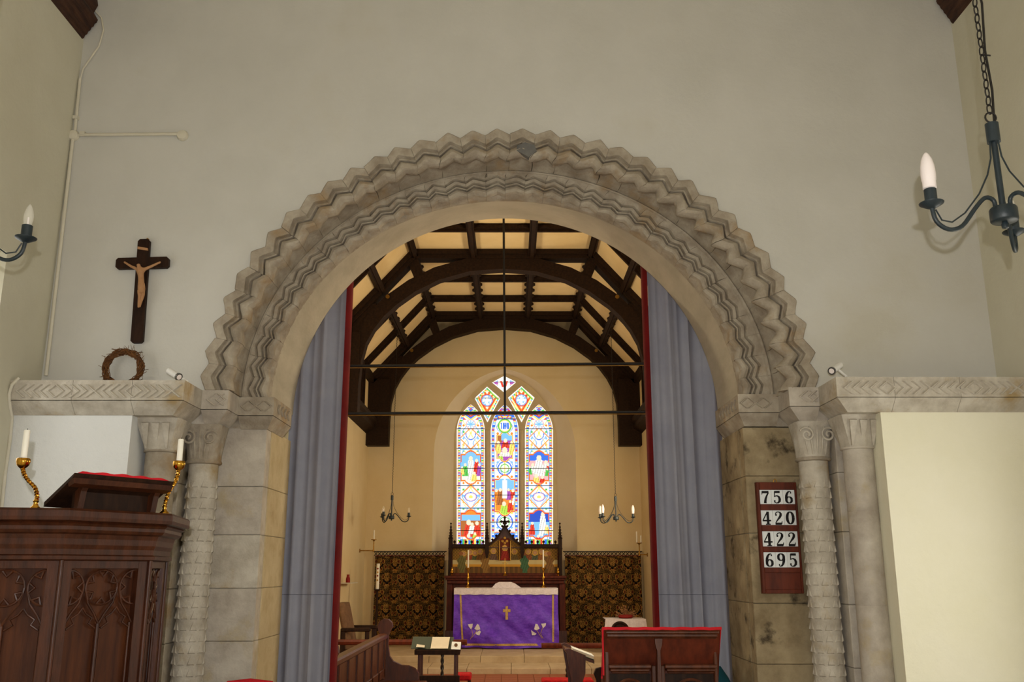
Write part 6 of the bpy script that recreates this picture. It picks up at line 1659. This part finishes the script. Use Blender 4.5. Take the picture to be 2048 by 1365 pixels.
for k in range(60):
    a = rnd.uniform(0, pi); d = Vector((cos(a) * 1.5, rnd.uniform(-.6, .6), abs(sin(a)) * .9)).normalized(); L_ = rnd.uniform(.06, .17)
    p0 = Vector((cc.x, yk + .2, zk + .01)); mb.tube([p0, p0 + d * L_ * .6 + Vector((0, 0, .012)), p0 + d * L_], .003, 4)
    mb.lathe([(.002, -.006), (.009, 0), (.009, .006), (.002, .012)], p0 + d * L_, 6)
fl_t = thing('dried_flowers', 'low spray of dried flowers on the credence table', 'flowers', (cc.x, yk + .2, zk)); mb.build('spray', 'dried_flowers', fl_t)
MB().lathe([(.09, zk + .002), (.11, zk + .02), (.10, zk + .05), (.02, zk + .055)], (cc.x, yk + .2, 0), 16).build('bowl', 'book_red', fl_t, 50)
# round-backed chair before the credence
yv = 5.9; pv = P(1240, 1246, 7.0)
t = thing('round_back_chair', 'dark chair with round top rail in front of the credence table', 'chair', (pv.x, 7.0, .30))
rv = P(1256, 1250, 7.0).x - pv.x; mb = MB(); zc_ = pv.z - rv
mb.tube([(pv.x + rv * cos(a), 7.0, zc_ + rv * sin(a)) for a in [pi * i / 16 for i in range(17)]], .018, 8); mb.build('top_rail', 'oak_dark', t, 50)
MB().prism([(pv.x + rv * .9 * cos(a), 7.0, zc_ + rv * .9 * sin(a)) for a in [pi * i / 16 for i in range(17)]] + [(pv.x - rv * .9, 7.0, .78), (pv.x + rv * .9, 7.0, .78)][::1], (0, .02, 0)).build('back_panel', 'oak_dark', t)
for dx in (-1, 1):
    box('back_post', pv.x + dx * rv - .018, pv.x + dx * rv + .018, 6.985, 7.025, .30, zc_, 'oak_dark', t)
    box('leg', pv.x + dx * rv * 1.2 - .018, pv.x + dx * rv * 1.2 + .018, 7.36, 7.40, .30, .74, 'oak_dark', t)
bbox('seat', pv.x - rv * 1.3, pv.x + rv * 1.3, 7.0, 7.42, .74, .78, 'oak_dark', t)
# bracket shelf on the north wall
ps_ = PX(690, 1166, XCL + .05); t = thing('wall_shelf', 'small bracket shelf with red ornament on the chancel left wall', 'shelf', (XCL, ps_.y, ps_.z))
bbox('shelf_board', XCL, XCL + .16, ps_.y - .15, ps_.y + .45, ps_.z - .015, ps_.z, 'painted_pipe', t, .004)
MB().lathe([(.03, ps_.z), (.03, ps_.z + .05), (.018, ps_.z + .09), (.02, ps_.z + .11), (.001, ps_.z + .11)], (XCL + .09, ps_.y, 0), 12).build('ornament', 'book_red', t, 50)

# repeats share a group
GR = {'kneeler': 'red kneelers on the chancel floor', 'chandelier': 'iron chandeliers with candle bulbs', 'altar_candle': 'tall candles on the altar', 'candlestick': 'brass candlesticks on the altar',
      'candle_holder': 'twisted brass holders on the pulpit', 'candle': 'candles on the pulpit', 'grey_curtain': 'curtains of the chancel arch', 'wall_hanging': 'brocade hangings beside the reredos', 'brass_lamp': 'small lamps on the reredos shelf',
      'roof_truss': 'oak trusses of the chancel roof', 'spotlight': 'spotlights on the string courses', 'altar_rail': 'rails before the sanctuary', 'carved_column': 'triangle-carved nook columns', 'plain_column': 'plain outer columns',
      'string_course': 'carved string courses', 'abacus': 'carved abacus blocks', 'arch_jamb': 'jambs of the chancel arch', 'candle_bracket': 'brass brackets beside the hangings', 'bracket_candle': 'candles on the wall brackets', 'roof_plate': 'oak plates of the nave roof'}
for o in list(SC.objects):
    if o.parent is None and o.name.split('.')[0] in GR: o['group'] = GR[o.name.split('.')[0]]
